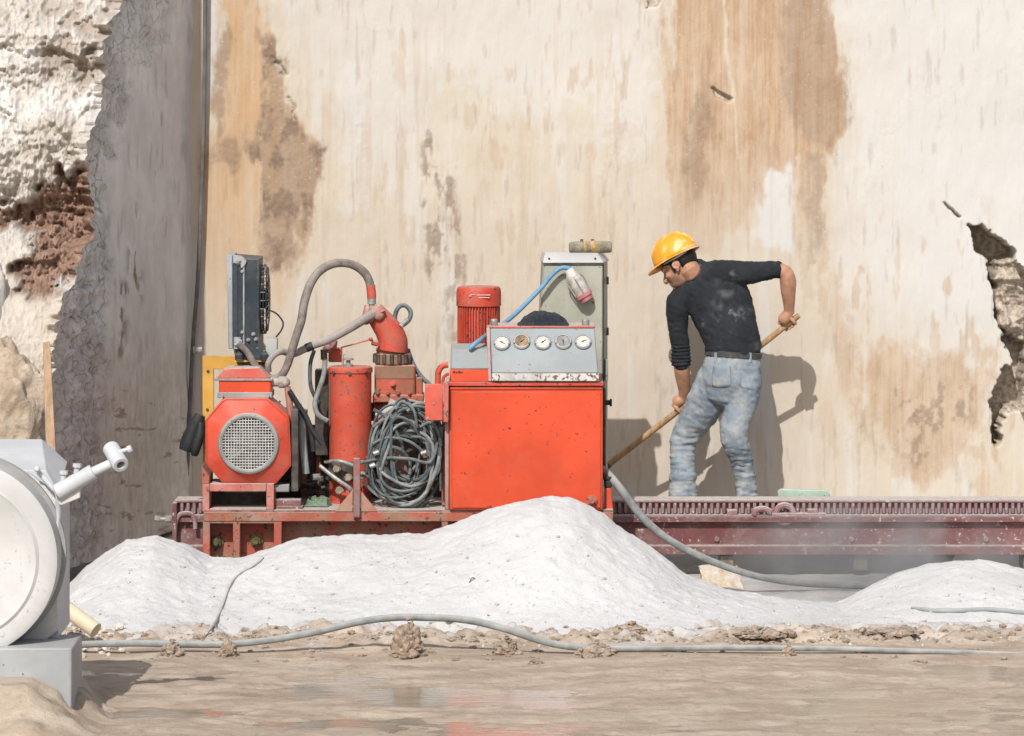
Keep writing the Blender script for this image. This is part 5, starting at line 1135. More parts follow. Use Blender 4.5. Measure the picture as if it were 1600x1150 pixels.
def drum():
    Y = 19.0; S = Y/F
    root = empty('white_drum', (PX(-40, Y), Y+.3, 0), 'dusty white steel drum with towing arm at the left edge', 'drum')
    cx, cz = PX(-66, Y), PZ(875, Y); r = 155*S
    mb = MB(); mb.lathe((cx, Y, cz), [(r*.05, .0), (r*.74, .004), (r*.79, -.006), (r*.82, .004), (r*.95, .0), (r, .012), (r, .2)], 90, (0, 1, 0)); build(mb, 'drum_end', WHT, root, 40)
    mb = MB(); mb.lathe((cx, Y+.2, cz), [(r*1.0, .0005), (r*1.045, .001), (r*1.045, .03), (r*1.0, .031)], 90, (0, 1, 0)); build(mb, 'drum_flange', GREYB, root, 40)
    Y2 = Y+.232
    mb = MB(); mb.pprism([(-130, 735), (20, 735), (48, 742), (88, 772), (90, 985), (60, 1010), (-130, 1010)], Y2, .05); build(mb, 'end_plate', WHT, root, bevel=.004)
    mb = MB(); mb.hexa([(PX(-130, Y2), Y2+.052, PZ(1000, Y2)), (PX(89, Y2), Y2+.052, PZ(1000, Y2)), (PX(89, Y2), Y2+.56, PZ(1000, Y2)), (PX(-130, Y2), Y2+.56, PZ(1000, Y2)), (PX(-130, Y2), Y2+.052, PZ(775, Y2)), (PX(89, Y2), Y2+.052, PZ(775, Y2)), (PX(89, Y2), Y2+.56, PZ(775, Y2)), (PX(-130, Y2), Y2+.56, PZ(775, Y2))]); build(mb, 'drum_housing', paint('cool grey housing', (.46, .48, .52), chips=.15, dust=.3, grime=.15, gcol=(.4, .37, .33)), root, bevel=.005)
    # tilted hood above
    ya = Y2+.06; yb_ = Y2+.5
    mb = MB(); mb.add([P(-130, 770, ya), P(92, 770, ya), P(72, 735, ya), P(-130, 730, ya), P(-130, 695, yb_), P(106, 722, yb_), P(66, 686, yb_), P(-130, 684, yb_)], [(0, 1, 2, 3), (3, 2, 6, 7), (1, 5, 6, 2), (5, 4, 7, 6), (4, 0, 3, 7), (0, 4, 5, 1)]); build(mb, 'hood', WHTB, root, bevel=.004)
    # bracket and arm
    ya = Y+.15
    mb = MB(); mb.pprism([(93, 770), (125, 762), (125, 778), (96, 790), (91, 788)], ya, .05); build(mb, 'arm_bracket', WHT, root, bevel=.003)
    mb = MB(); mb.tube([P(60, 737, ya+.06), P(80, 760, ya+.05), P(90, 772, ya+.04), P(91, 800, ya+.06), P(89, 830, ya+.06)], .012, 10); build(mb, 'edge_rod', WHTB, root)
    mb = MB(); a = P(88, 770, ya); b = P(146, 737, ya); mb.tube([a, a+(b-a)*.02, b], [.03, .036, .034], 22, 1); build(mb, 'arm_sleeve', WHTB, root, 40, bevel=.002)
    mb = MB(); c = P(176, 723, ya); mb.tube([b-(b-a)*.05, c], [.022, .02], 18, 1); build(mb, 'arm_rod', WHTB, root, 40)
    e0 = P(173, 700, ya+.05); e1 = P(189, 727, ya-.06)
    mb = MB(); d = (e1-e0).normalized(); L = (e1-e0).length
    mb.lathe(e0, [(.03, 0), (.036, .004), (.036, L-.004), (.032, L), (.019, L), (.019, .03), (.001, .03)], 28, d); build(mb, 'towing_eye', WHTB, root, 40)
    mb = MB(); q = P(186, 706, ya-.02); mb.tube([q, q+Vector((.04, -.01, .012))], .009, 10, 1); mb.cyl(q+Vector((.038, -.01, .010)), q+Vector((.055, -.012, .017)), .015, n=8); build(mb, 'thumb_screw', WHTB, root, 30)
    for u, v in ((98, 752), (119, 741)):
        mb = MB(); q = P(u, v, ya-.005); mb.cyl(q, q+Vector((.004, -.004, .03)), .012, n=12); mb.cyl(q+Vector((.004, -.004, .03)), q+Vector((.005, -.004, .046)), .019, n=8); build(mb, 'grease_plug', WHTB, root, 30)
    mb = MB(); q = P(58, 733, ya+.02); mb.ball(q, .014); build(mb, 'round_plug', WHTB, root)
    # foot beam
    mb = MB(); y = 18.93; mb.box((PX(-120, y), y, -.06), (PX(112, y), y+.46, PZ(1013, y))); build(mb, 'foot_beam', paint('blue grey beam', (.34, .355, .365), chips=.1, dust=.2, grime=.05), root, bevel=.008)
drum()

# ================================================================== THE WORKER
def cloth_mat(name, cols, fine=260, speck=None, fade=None, rough=.9):
    g = G(name); co = g.coord((1, 1, 1), False)
    n1 = g.noise(co, 5, 5, .65, .4); n2 = g.noise(co, 22, 5, .65); n3 = g.noise(co, fine, 2, .5)
    c = g.mix(g.ramp(n1, .36, .66), cols[0], cols[1])
    if fade: c = g.mix(g.math('MULTIPLY', g.ramp(n2, .46, .7), fade[1]), c, fade[0])
    if speck:
        c = g.mix(g.math('MULTIPLY', g.math('MULTIPLY', g.ramp(n2, .55, .72), g.ramp(n1, .45, .62)), speck[1]), c, speck[0])
        c = g.mix(g.math('MULTIPLY', g.attr('dusty'), .8), c, speck[0])
    g.bump(g.math('ADD', g.math('MULTIPLY', n2, .6), g.math('MULTIPLY', n3, .25)), .35, .008)
    return g.done(c, rough)
SHIRT = cloth_mat('black jersey', ((.014, .017, .021), (.024, .028, .034)), 300, ((.30, .30, .30), .42))
JEANS = cloth_mat('dusty faded denim', ((.155, .195, .24), (.275, .315, .35)), 320, ((.42, .43, .42), .5), ((.36, .34, .26), .5))
def skin_mat():
    g = G('tanned skin'); co = g.coord((1, 1, 1), False); n = g.noise(co, 30, 4); n2 = g.noise(co, 180, 3)
    c = g.mix(g.ramp(n, .3, .7), (.36, .185, .115), (.47, .255, .165))
    c = g.mix(g.math('MULTIPLY', g.attr('stubble'), .65), c, (.10, .062, .045))
    g.b.inputs['Subsurface Weight'].default_value = .06; g.b.inputs['Subsurface Scale'].default_value = .01
    g.bump(n2, .12, .002)
    return g.done(c, .52)
SKIN = skin_mat()
HAIR = plain('black hair', (.012, .010, .009), .4, .55, 0, 90, .02, .6)
LEATH = plain('worn leather boot', (.16, .11, .07), .3, .7, 0, 20, .4)
def helmet_mat():
    g = G('scuffed yellow helmet'); co = g.coord((1, 1, 1), False); n = g.noise(co, 13, 5, .65, .5); n2 = g.noise(co, 60, 4, .7)
    c = g.mix(g.ramp(n, .35, .65), (.72, .30, .018), (.78, .38, .035))
    c = g.mix(g.math('MULTIPLY', g.ramp(n, .52, .58), .8), c, (.70, .48, .27))
    c = g.mix(g.math('MULTIPLY', g.ramp(n2, .62, .7), .5), c, (.66, .55, .42))
    g.bump(n2, .08, .002); return g.done(c, .42)
HELM = helmet_mat()
def limb(mb, st, n=20, sub=4):
    """stations (u, v, Y, half width in the picture plane in px, half depth in m), round ends"""
    C = [P(u, v, Y) for u, v, Y, a, d in st]; A = [a*s[2]/F for s, a in zip(st, [q[3] for q in st])]; D = [q[4] for q in st]
    sm = catmull([Vector((a, d, 0)) for a, d in zip(A, D)], sub); pts = catmull(C, sub); m = len(pts)
    rings = []
    def ring(c, t, a, d):
        s = t.cross(Vector((0, 1, 0))).normalized(); b = s.cross(t).normalized()
        return [c+s*a*math.cos(2*PI*k/n)+b*d*math.sin(2*PI*k/n) for k in range(n)]
    T = [(pts[min(m-1, i+1)]-pts[max(0, i-1)]).normalized() for i in range(m)]
    def cap(i, sg):
        out = []
        for f in (.98, .8, .45):
            k = math.sqrt(1-f*f); e = min(sm[i].x, sm[i].y)*f*.75
            out.append(ring(pts[i]+T[i]*sg*e, T[i], sm[i].x*k, sm[i].y*k))
        return out
    rings += cap(0, -1)
    for i in range(m): rings.append(ring(pts[i], T[i], sm[i].x, sm[i].y))
    rings += cap(m-1, 1)[::-1]
    vs = [p for r in rings for p in r]; M = len(rings); fs = []
    for i in range(M-1):
        for k in range(n): fs.append((i*n+k, i*n+(k+1) % n, (i+1)*n+(k+1) % n, (i+1)*n+k))
    fs.append(tuple(range(n-1, -1, -1))); fs.append(tuple((M-1)*n+k for k in range(n)))
    return mb.add(vs, fs)
def fuse(mb, name, mat, parent, voxel, smooth_it, deform=None, attrs=None, post=0):
    me = bpy.data.meshes.new('tmp'); me.from_pydata(mb.v, [], mb.f)
    bm = bmesh.new(); bm.from_mesh(me); bmesh.ops.recalc_face_normals(bm, faces=bm.faces); bm.to_mesh(me); bm.free()
    o = bpy.data.objects.new('tmp', me); COL.objects.link(o)
    r = o.modifiers.new('r', 'REMESH'); r.mode = 'VOXEL'; r.voxel_size = voxel; r.use_smooth_shade = True
    s = o.modifiers.new('s', 'SMOOTH'); s.factor = .5; s.iterations = smooth_it
    dg = bpy.context.evaluated_depsgraph_get(); ev = o.evaluated_get(dg)
    m2 = bpy.data.meshes.new_from_object(ev); bpy.data.objects.remove(o); bpy.data.meshes.remove(me)
    m2.name = name
    nv = len(m2.vertices); co = np.empty(nv*3, np.float32); m2.vertices.foreach_get('co', co); co = co.reshape(-1, 3).astype(float)
    no = np.empty(nv*3, np.float32); m2.vertices.foreach_get('normal', no); no = no.reshape(-1, 3)
    u = 800+co[:, 0]*F/co[:, 1]; v = HOR+(CAMH-co[:, 2])*F/co[:, 1]
    if deform is not None: co = co+no*deform(u, v, co)[:, None]
    for k, fn in (attrs or {}).items():
        at = m2.attributes.new(k, 'FLOAT', 'POINT'); at.data.foreach_set('value', np.clip(fn(u, v, co), 0, 1).astype(np.float32))
    c = (co.min(0)+co.max(0))/2
    m2.vertices.foreach_set('co', (co-c).astype(np.float32).ravel()); m2.update()
    m2.materials.clear(); m2.materials.append(mat); m2.shade_smooth()
    return link(name, m2, parent, c)
def worker():
    FLOOR = PZ(838, 25.0)
    root = empty('person', P(1118, 838, 25.0), 'worker in yellow hard hat, black long sleeved top and dusty jeans bending over a shovel', 'person')
    # ---- head frame
    f = Vector((-.80, .30, -.52)).normalized(); up = (Vector((.04, .0, 1))-f*f.dot(Vector((.04, 0, 1)))).normalized(); sd = f.cross(up).normalized()
    if sd.y > 0: sd = -sd                      # towards the camera
    ear = P(1055, 415, 24.935); hc = ear-sd*.078
    H = lambda a, b, c=0.0: hc+f*a+up*b+sd*c
    body = MB()
    body.ell(H(-.008, .035), [f*.101, sd*.077, up*.106], 28, 18)
    body.ell(H(.035, -.035), [f*.062, sd*.062, up*.078], 24, 14)           # face block
    body.ell(H(.045, -.078), [f*.05, sd*.05, up*.036], 20, 12)             # jaw
    body.ell(H(.083, -.094), [f*.018, sd*.022, up*.017], 14, 10)           # chin
    body.tube([H(.088, .012), H(.104, -.014), H(.118, -.036), H(.112, -.048)], [.011, .012, .0155, .012], 12, 3)   # nose
    body.ell(H(.105, -.044, .011), [f*.012, sd*.009, up*.009], 10, 8); body.ell(H(.105, -.044, -.011), [f*.012, sd*.009, up*.009], 10, 8)
    body.tube([H(.078, .016, .052), H(.09, .019, .03), H(.094, .016, 0), H(.09, .019, -.03), H(.078, .016, -.052)], [.011, .012, .012, .012, .011], 10, 3)
    body.ell(H(.098, -.064), [f*.010, sd*.023, up*.007], 14, 8); body.ell(H(.095, -.077), [f*.010, sd*.021, up*.008], 14, 8)
    for s in (1, -1): body.ell(H(.066, -.022, s*.043), [f*.026, sd*.017, up*.02], 14, 8)
    for s in (1, -1):
        body.ell(H(-.006, -.002, s*.079), [(f*.9-up*.2)*.018, sd*.009+f*-.005*s*s, up*.033], 16, 10); body.torus(H(-.008, .0, s*.084), sd*s-f*.45, .019, .0055, 20, 8); body.ell(H(.0, -.028, s*.08), [f*.009, sd*.008, up*.011], 10, 8)
    nk = H(-.03, -.05)
    body.tube([H(-.035, .0), H(-.035, -.06), P(1086, 425, 25.065), P(1094, 446, 25.07)], [.062, .06, .058, .055], 22, 4)
    # ---- trunk, arms, legs under the clothes
    trunk = [(1146, 560, 24.97, 40, .115), (1143, 530, 24.98, 41, .11), (1132, 500, 25.0, 44, .115), (1121, 472, 25.02, 46, .12), (1110, 448, 25.04, 38, .095), (1100, 436, 25.05, 22, .06)]
    limb(body, trunk)
    limb(body, [(1062, 469, 25.03, 13, .045), (1100, 444, 25.03, 17, .055), (1146, 425, 24.97, 12, .045)])
    RA = [(1150, 424, 24.97, 13, .05), (1180, 423, 24.96, 12.5, .045), (1206, 421, 24.95, 11.5, .04), (1226, 425, 24.945, 11.5, .041), (1231, 438, 24.955, 13.0, .042), (1231.5, 452, 24.975, 12.2, .04), (1232.5, 468, 25.0, 10.2, .034), (1233, 481, 25.02, 8.6, .026), (1233, 488, 25.03, 8.8, .024)]
    limb(body, RA)
    LA = [(1061, 470, 25.03, 15, .055), (1060, 500, 25.04, 13.5, .05), (1063, 540, 25.07, 12, .045), (1065, 572, 25.09, 12.6, .042), (1067, 590, 25.12, 11.8, .038), (1069, 608, 25.15, 9.4, .03), (1068, 620, 25.17, 8.2, .025), (1067, 627, 25.18, 8.4, .022)]
    limb(body, LA)
    LL = [(1120, 596, 25.0, 30, .105), (1102, 630, 25.03, 26, .085), (1084, 658, 25.06, 22, .075), (1069, 688, 25.08, 14, .05), (1067, 720, 25.05, 11.5, .043), (1066, 760, 25.01, 11, .042), (1066, 800, 25.0, 11, .042), (1066, 824, 25.0, 11, .045)]
    RL = [(1166, 596, 24.95, 24, .095), (1158, 630, 24.93, 21.5, .08), (1149, 658, 24.91, 18.5, .072), (1147, 682, 24.9, 13, .05), (1154, 710, 24.93, 11, .043), (1162, 750, 24.96, 10, .04), (1168, 800, 24.98, 10, .04), (1170, 824, 24.98, 10.5, .044)]
    limb(body, LL); limb(body, RL)
    for (u, Y) in ((1066, 25.0), (1170, 24.98)): limb(body, [(u+6, 829, Y, 8, .038), (u-18, 832, Y+.02, 6, .04), (u-30, 834, Y+.03, 4.5, .034)])
    # ---- shovel and hands
    A = P(1239, 500, 25.05); B = P(948, 728, 25.27); hd = (B-A).normalized(); HR = .0165
    def grip(at, wrist, spread, curl=4.6, side=1):
        """palm against the handle at `at`, four fingers closed round it, thumb the other way"""
        w = wrist-at; w = (w-hd*w.dot(hd)).normalized(); b = hd.cross(w).normalized()
        if b.y*side > 0: b = -b                # fingers go over the far side and come round to the camera
        far = -b
        base = at+w*(HR+.022)
        body.tube([wrist, wrist*.5+base*.5, base, base+far*.012-w*.008], [.026, .033, .036, .029], 16, 3)
        for i in range(4):
            o = (i-1.5)*.0222*spread; r0 = (.0100, .0106, .0103, .009)[i]; ln = (.92, 1.05, 1.0, .82)[i]
            k = at+hd*o; pts = [k+w*(HR+.026)+far*.0]
            n = 7
            for j in range(n+1):
                a = .55+(curl*ln)*j/n*.72; pts.append(k+(w*math.cos(a)+far*math.sin(a))*(HR+r0*.95+(.004 if j in (1, 4) else 0)))
            body.tube(pts, [.0125]+[r0*1.05-.0016*j/n for j in range(n+1)], 10, 3)
        k = at-hd*.030*spread                   # thumb leaves the side of the palm
        body.tube([k*.5+base*.5+hd*.0, k+w*(HR+.018)+b*.012, k+w*.006+b*(HR+.012)-hd*.006, k-w*.014+b*(HR+.010)-hd*.004], [.015, .0125, .0105, .009], 10, 3)
    tR = .034; hR = A+hd*tR
    wr = P(1233, 487, 25.03); grip(hR, wr, 1.0)
    # left hand
    qd = P(1066, 634, 25.2); tL = (qd-A).dot(hd); hL = A+hd*tL
    grip(hL, P(1067, 625, 25.175), -1.0)
    stub = lambda u, v, co: .9*sst(.0, .03, (co-np.array(hc)) @ np.array(f)+.0)*sst(-.028, -.055, (co-np.array(hc)) @ np.array(up))*(np.linalg.norm(co-np.array(hc), axis=1) < .16)
    fuse(body, 'body', SKIN, root, .0042, 3, None, dict(stubble=stub))
    # ---- hair, brows, eye
    hm = MB()
    hm.ell(H(-.012, .034), [f*.101, sd*.0785, up*.107], 36, 26)
    sel = []
    for fc in hm.f:
        c = sum((Vector(hm.v[i]) for i in fc), Vector())/len(fc)-hc; a, b = c.dot(f), c.dot(up)
        if b > -.040 and (a < -.034 or b > .034 or (a < .008 and b > .016)): sel.append(fc)
    hm.f = sel
    ho = build(hm, 'hair', HAIR, root, 60); so_ = ho.modifiers.new('t', 'SOLIDIFY'); so_.thickness = .004; so_.offset = 1
    sb = MB(); sb.tube([H(.018, .03, .075), H(.019, .0, .076), H(.021, -.028, .073)], [.010, .0085, .006], 8, 3); sb.tube([H(.05, .04, .066), H(.03, .036, .073), H(.012, .036, .078)], [.012, .014, .012], 8, 3)
    build(sb, 'sideburn', HAIR, root, 60)
    br = MB(); br.tube([H(.083, .024, .052), H(.094, .028, .037), H(.1, .024, .018)], [.0035, .0055, .0045], 8, 3); br.tube([H(.083, .024, -.052), H(.094, .028, -.037), H(.1, .024, -.018)], [.0035, .0055, .0045], 8, 3)
    build(br, 'eyebrow', HAIR, root, 60)
    for s in (1, -1):
        eb = MB(); eb.ball(H(.0775, -.001, s*.034), .0115, 16, 10); e = build(eb, 'eye', plain('eye white', (.36, .33, .30), .05, .5) if s > 0 else bpy.data.materials['eye white'], root, 60)
        ib = MB(); ib.ell(H(.0885, -.004, s*.036), [f*.004, sd*.006, up*.006], 12, 8); build(ib, 'iris', INK, e, 60)
    # ---- helmet
    hb = H(-.004, .050); fh = (f*math.cos(.10)+up*math.sin(.06)).normalized(); uh = (up-fh*up.dot(fh)).normalized()
    a_, c_, h_ = .134, .112, .125
    def dome(k, off): 
        vs = []; n = 44; m = 16
        for i in range(m+1):
            th = PI/2*i/m
            for j in range(n):
                ph = 2*PI*j/n; r_ = math.cos(th)**.85
                rid = 1+.028*math.exp(-(math.sin(ph)*r_*6)**2)*(1 if i > 1 else .3)
                vs.append(hb+(fh*math.cos(ph)*(a_+off)+sd*math.sin(ph)*(c_+off))*r_+uh*((h_+off)*math.sin(th)*rid))
        fs = [(i*n+j, i*n+(j+1) % n, (i+1)*n+(j+1) % n, (i+1)*n+j) for i in range(m) for j in range(n)]
        return vs, fs, n
    hm = MB(); vs, fs, n = dome(1, 0); hm.add(vs, fs)
    # brim: narrow all round, a peak in front
    bv = []; bf = []
    for j in range(n):
        ph = 2*PI*j/n; e = fh*math.cos(ph)*a_+sd*math.sin(ph)*c_; pk = max(0, math.cos(ph))**2.2
        ext = .012+.042*pk; d = e.normalized()
        bv += [hb+e*.985+uh*.004, hb+e+d*ext-uh*(.004+.014*pk), hb+e+d*ext-uh*(.008+.014*pk), hb+e*.97-uh*.004]
    for j in range(n):
        j2 = (j+1) % n
        for q in range(3): bf.append((j*4+q, j2*4+q, j2*4+q+1, j*4+q+1))
    hm.add(bv, bf)
    he = build(hm, 'hard_hat', HELM, root, 50); s_ = he.modifiers.new('t', 'SOLIDIFY'); s_.thickness = .003; s_.offset = -1
    # moulded ridge over the crown
    rm = MB()
    for off in (0,):
        rm.tube([hb+fh*math.cos(t)*(a_+.001)*abs(math.cos(t))**-.15+uh*(h_*1.028)*math.sin(t) for t in [.25+i*.22 for i in range(13)]], [.004]+[.009]*11+[.004], 10, 3)
    build(rm, 'crown_ridge', HELM, he, 50)
    st = MB(); st.tube([H(-.100, .052, .034), H(-.07, .042, .074), H(-.03, .036, .090), H(.02, .038, .090), H(.055, .042, .076)], [.012, .012, .008, .0045, .004], 10, 4)
    st.tube([H(-.100, .052, .034), H(-.118, .05, 0), H(-.100, .052, -.034), H(-.07, .042, -.074)], [.012, .014, .012, .01], 10, 4)
    build(st, 'head_band', plain('grey helmet band', (.44, .44, .42), .15, .7, 0, 20, .2), he, 60)
    # ---- shirt
    sh = MB()
    limb(sh, [(1146, 552, 24.97, 43.5, .128), (1144, 534, 24.97, 44, .124), (1139, 514, 24.98, 46, .125), (1131, 492, 25.0, 48.5, .13), (1122, 468, 25.02, 50, .134), (1112, 447, 25.04, 48, .122), (1101, 432, 25.05, 34, .092)], 28)
    limb(sh, [(1061, 470, 25.03, 18.5, .068), (1080, 454, 25.03, 25, .085), (1104, 441, 25.03, 28, .09), (1128, 430, 25.0, 25, .085), (1150, 424, 24.97, 18.5, .07)], 24)
    limb(sh, [(1146, 426, 24.97, 20, .074), (1164, 425.5, 24.965, 18.8, .066), (1184, 424.5, 24.96, 16.6, .058), (1202, 422.5, 24.95, 14.6, .052), (1216, 421.5, 24.945, 13.2, .049)], 24)
    limb(sh, [(1061, 471, 25.03, 19.5, .07), (1058, 490, 25.035, 17.6, .065), (1060, 515, 25.05, 15.3, .058), (1063, 538, 25.07, 14, .054), (1064, 552, 25.08, 14, .053), (1064.5, 566, 25.087, 14.4, .052)], 24)
    limb(sh, [(1094, 424, 25.05, 20, .082), (1089, 419, 25.05, 16.5, .072)], 20)
    def shirt_def(u, v, co):
        fold = .0045*fbm((u*.8+v*.6)/46, (v-u*.5)/11, co[:, 1]*9, 3, 201)+.003*fbm(u/14, v/14, co[:, 1]*20, 3, 202)
        cuff = sst(534, 545, v)*(u < 1084)
        fold += cuff*(.004*np.sin(v*1.15+.6*np.sin(u*.2))+.004)
        slv = sst(1160, 1180, u)*(v < 450); fold += slv*.005*fbm(u/7, v/30, co[:, 1]*12, 3, 203)
        sl2 = (u < 1078)*sst(480, 500, v)*(v < 540); fold += sl2*.0035*fbm(u/28, v/8, co[:, 1]*10, 3, 204)
        waist = sst(515, 548, v)*(u > 1090); fold += waist*(.004*fbm(u/30, v/7, co[:, 1]*10, 3, 205))
        return fold
    def shirt_dust(u, v, co):
        p = fbm(u/8, v/8, co[:, 1]*20, 4, 210)
        s = np.maximum.reduce([sst(1, 0, np.hypot((u-a)/r1, (v-b)/r2))*k for a, b, r1, r2, k in ((1145, 426, 9, 8, .8), (1134, 458, 20, 12, .6), (1158, 487, 8, 12, .9), (1124, 484, 10, 26, .5), (1120, 478, 18, 30, .3), (1184, 540, 16, 10, .5), (1140, 442, 40, 14, .3))])
        return s*sst(-.6, .7, p)*.6
    fuse(sh, 'shirt', SHIRT, root, .006, 4, shirt_def, dict(dusty=shirt_dust))
    # ---- belt and jeans
    je = MB()
    limb(je, [(1147, 559, 24.97, 43, .126), (1144, 578, 24.97, 46.5, .138), (1140, 600, 24.97, 46.5, .138), (1137, 615, 24.97, 42, .122)], 28)
    limb(je, [(1120, 592, 25.0, 32, .115), (1107, 622, 25.02, 31, .104), (1092, 648, 25.05, 28, .094), (1077, 672, 25.075, 24.5, .084), (1068, 692, 25.08, 21.5, .077), (1066.5, 712, 25.065, 19, .07), (1067, 735, 25.03, 19.5, .07), (1067, 755, 25.01, 21.5, .074), (1067, 780, 25.0, 22.5, .075), (1066, 806, 25.0, 21.5, .072), (1066, 815, 25.0, 20, .068)], 26)
    limb(je, [(1166, 592, 24.95, 25.5, .108), (1162, 616, 24.94, 26, .1), (1154, 644, 24.92, 24.5, .092), (1147.5, 668, 24.9, 22.3, .084), (1149, 690, 24.9, 21, .078), (1156, 710, 24.93, 18.8, .073), (1161, 730, 24.95, 17, .069), (1165, 755, 24.965, 17.3, .069), (1168, 785, 24.98, 17.5, .069), (1170, 812, 24.98, 16.5, .066)], 26)
    def jean_def(u, v, co):
        lo = sst(676, 712, v); th = sst(570, 620, v)*(1-lo)
        d = lo*(.0055*fbm((u+v*.25)/30, v/5.2, co[:, 1]*7, 4, 221)+.0025*fbm(u/12, v/3.2, co[:, 1]*12, 2, 222))
        d += th*(.005*fbm((u+v*.5)/30, (v-u*.6)/12, co[:, 1]*8, 3, 223))
        d += .003*fbm(u/10, v/10, co[:, 1]*20, 3, 224)
        knee = np.exp(-((v-690)/16)**2)*(u < 1100); d += knee*.006*fbm(u/30, v/5, co[:, 1]*6, 2, 225)
        bag = np.exp(-((v-741)/5.0)**2)*(u < 1096); d += bag*.010*sst(1068, 1085, u)
        d -= np.exp(-((v-752)/3.0)**2)*.006*(u < 1096)
        return d
    def jean_dust(u, v, co):
        return .75*sst(690, 775, v)*sst(-.5, .5, fbm(u/16, v/20, co[:, 1]*10, 4, 230))+.35*sst(.1, .6, fbm(u/16, v/16, co[:, 1]*12, 4, 231))
    jo = fuse(je, 'jeans', JEANS, root, .006, 4, jean_def, dict(dusty=jean_dust))
    bl = MB(); limb(bl, [(1146, 553.5, 24.97, 44.2, .1285), (1146.3, 558, 24.97, 44.2, .129)], 40, 2)
    bl = MB()
    def bring(v, s): 
        c = P(1146.2-(v-552)*.15, v, 24.97); return [c+Vector((math.cos(2*PI*k/48)*44.3*s*24.97/F, math.sin(2*PI*k/48)*.1285*s, -math.cos(2*PI*k/48)*.012+.004)) for k in range(48)]
    rs = [bring(549, .96), bring(549.5, 1.0), bring(558, 1.015), bring(558.6, .97)]
    for r_ in rs: bl.v += [tuple(q) for q in r_]
    for i in range(3):
        for k in range(48): bl.f.append((i*48+k, i*48+(k+1) % 48, (i+1)*48+(k+1) % 48, (i+1)*48+k))
    build(bl, 'belt', plain('dark webbing belt', (.05, .052, .05), .3, .8, 0, 60, .2), root, 50)
    for u, lean in ((1118, 0), (1172, 0)):
        k = (u-1146)/44.3; y = 24.97-.1285*math.sqrt(max(0, 1-k*k))*1.02-.003
        lp = MB(); lp.hexa([P(u-2, 566, y), P(u+2.4, 566, y), P(u+2.4, 566, y+.02), P(u-2, 566, y+.02), P(u-2, 551, y), P(u+2.4, 551, y), P(u+2.4, 551, y+.02), P(u-2, 551, y+.02)]); build(lp, 'belt_loop', JEANS, root, bevel=.002)
    # back pockets: raised flat patches that follow the seat
    for (u0, u1, v0, v1) in ((1112, 1142, 572, 604), (1158, 1186, 574, 606)):
        pk = MB(); nx = 10; ny = 10; vs = []
        for j in range(ny+1):
            for i in range(nx+1):
                uu = u0+(u1-u0)*i/nx; vv = v0+(v1-v0)*j/ny+(3*math.sin(PI*i/nx) if j == ny else 0)-(i/nx)*1
                kx = max(-.97, min(.97, (uu-1141.5)/47.5)); vs.append(P(uu, vv, 24.97-.137*math.sqrt(1-kx*kx)*1.0-.0035))
        fs = [(j*(nx+1)+i, j*(nx+1)+i+1, (j+1)*(nx+1)+i+1, (j+1)*(nx+1)+i) for j in range(ny) for i in range(nx)]
        pk.add(vs, fs); po = build(pk, 'back_pocket', JEANS, root, 60); sw = po.modifiers.new('fit', 'SHRINKWRAP'); sw.target = jo; sw.wrap_method = 'NEAREST_SURFACEPOINT'; sw.offset = .0012; s_ = po.modifiers.new('t', 'SOLIDIFY'); s_.thickness = .0022; s_.offset = 1
    for (u, Y) in ((1066, 25.0), (1170, 24.98)):
        b = MB(); limb(b, [(u, 806, Y, 13, .056), (u+3, 822, Y, 12.5, .056), (u-2, 831, Y+.0, 9, .052)]); limb(b, [(u+10, 831, Y, 8.5, .046), (u-10, 831, Y+.02, 9, .05), (u-34, 834.5, Y+.035, 6, .042)])
        fuse(b, 'boot', LEATH, root, .007, 3, None)
    # ---- shovel (a thing of its own)
    sr = empty('shovel', B, 'long wooden handled shovel held by the worker, reaching down behind the red box', 'shovel')
    mb = MB(); mb.tube([A, A+hd*.01, A*.5+B*.5+Vector((0, 0, -.006)), B], [HR*.85, HR, HR*1.03, HR*1.1], 16, 3); build(mb, 'handle', WOOD, sr, 50)
    mb = MB(); e = B+hd*.30; sdv = Vector((0, 1, 0)).cross(hd).normalized(); wv = hd.cross(sdv).normalized()
    mb.tube([B-hd*.02, B+hd*.12], [.021, .019], 14, 1); build(mb, 'socket', DKST, sr, 50)
    mb = MB(); vs = []
    for j, (l, wd) in enumerate(((.10, .09), (.13, .115), (.22, .12), (.31, .10), (.37, .05), (.39, .015))):
        for i in range(9):
            t = (i-4)/4; vs.append(B+hd*l+wv*wd*t+sdv*(.03*t*t))
    mb.add(vs, [(j*9+i, j*9+i+1, (j+1)*9+i+1, (j+1)*9+i) for j in range(5) for i in range(8)]); o = build(mb, 'blade', STEEL, sr, 60); s_ = o.modifiers.new('t', 'SOLIDIFY'); s_.thickness = .003
worker()

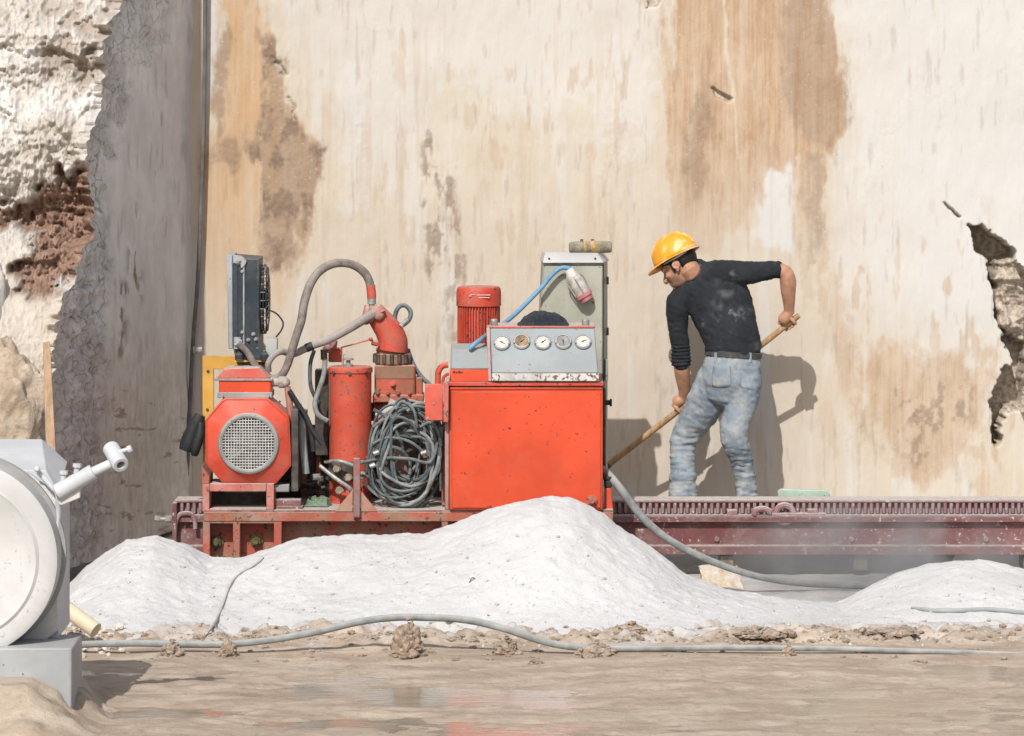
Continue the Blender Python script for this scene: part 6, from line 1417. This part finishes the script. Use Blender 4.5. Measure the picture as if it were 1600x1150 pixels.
# ================================================================== STONE DUST HANGING OVER THE TRACK
def dust_cloud():
    mb = MB(); c = P(1370, 880, 23.5); mb.box((c.x-1.0, c.y-.85, c.z-.28), (c.x+1.0, c.y+.6, c.z+.45))
    m = bpy.data.materials.new('drifting stone dust'); m.use_nodes = True; t = m.node_tree; t.nodes.remove(t.nodes['Principled BSDF'])
    out = t.nodes['Material Output']; pv = t.nodes.new('ShaderNodeVolumePrincipled'); t.links.new(pv.outputs[0], out.inputs['Volume'])
    pv.inputs['Color'].default_value = (.95, .94, .93, 1); pv.inputs['Anisotropy'].default_value = .1
    tc = t.nodes.new('ShaderNodeTexCoord'); mp = t.nodes.new('ShaderNodeMapping'); t.links.new(tc.outputs['Generated'], mp.inputs[0])
    mp.inputs['Location'].default_value = (-1, -1, -.85); mp.inputs['Scale'].default_value = (2, 2, 2)
    ln = t.nodes.new('ShaderNodeVectorMath'); ln.operation = 'LENGTH'; t.links.new(mp.outputs[0], ln.inputs[0])
    mr = t.nodes.new('ShaderNodeMapRange'); mr.interpolation_type = 'SMOOTHSTEP'; t.links.new(ln.outputs['Value'], mr.inputs[0])
    mr.inputs[1].default_value = .15; mr.inputs[2].default_value = .98; mr.inputs[3].default_value = 1; mr.inputs[4].default_value = 0
    no = t.nodes.new('ShaderNodeTexNoise'); t.links.new(tc.outputs['Object'], no.inputs['Vector']); no.inputs['Scale'].default_value = 3.2; no.inputs['Detail'].default_value = 3
    m2 = t.nodes.new('ShaderNodeMapRange'); t.links.new(no.outputs[0], m2.inputs[0]); m2.inputs[1].default_value = .38; m2.inputs[2].default_value = .7
    mu = t.nodes.new('ShaderNodeMath'); mu.operation = 'MULTIPLY'; t.links.new(mr.outputs[0], mu.inputs[0]); t.links.new(m2.outputs[0], mu.inputs[1])
    m3 = t.nodes.new('ShaderNodeMath'); m3.operation = 'MULTIPLY'; t.links.new(mu.outputs[0], m3.inputs[0]); m3.inputs[1].default_value = 5.0
    t.links.new(m3.outputs[0], pv.inputs['Density'])
    o = build(mb, 'dust_cloud', m, None, 0); tag(o, 'thin cloud of white stone dust drifting over the track', 'dust', kind='stuff')
dust_cloud()
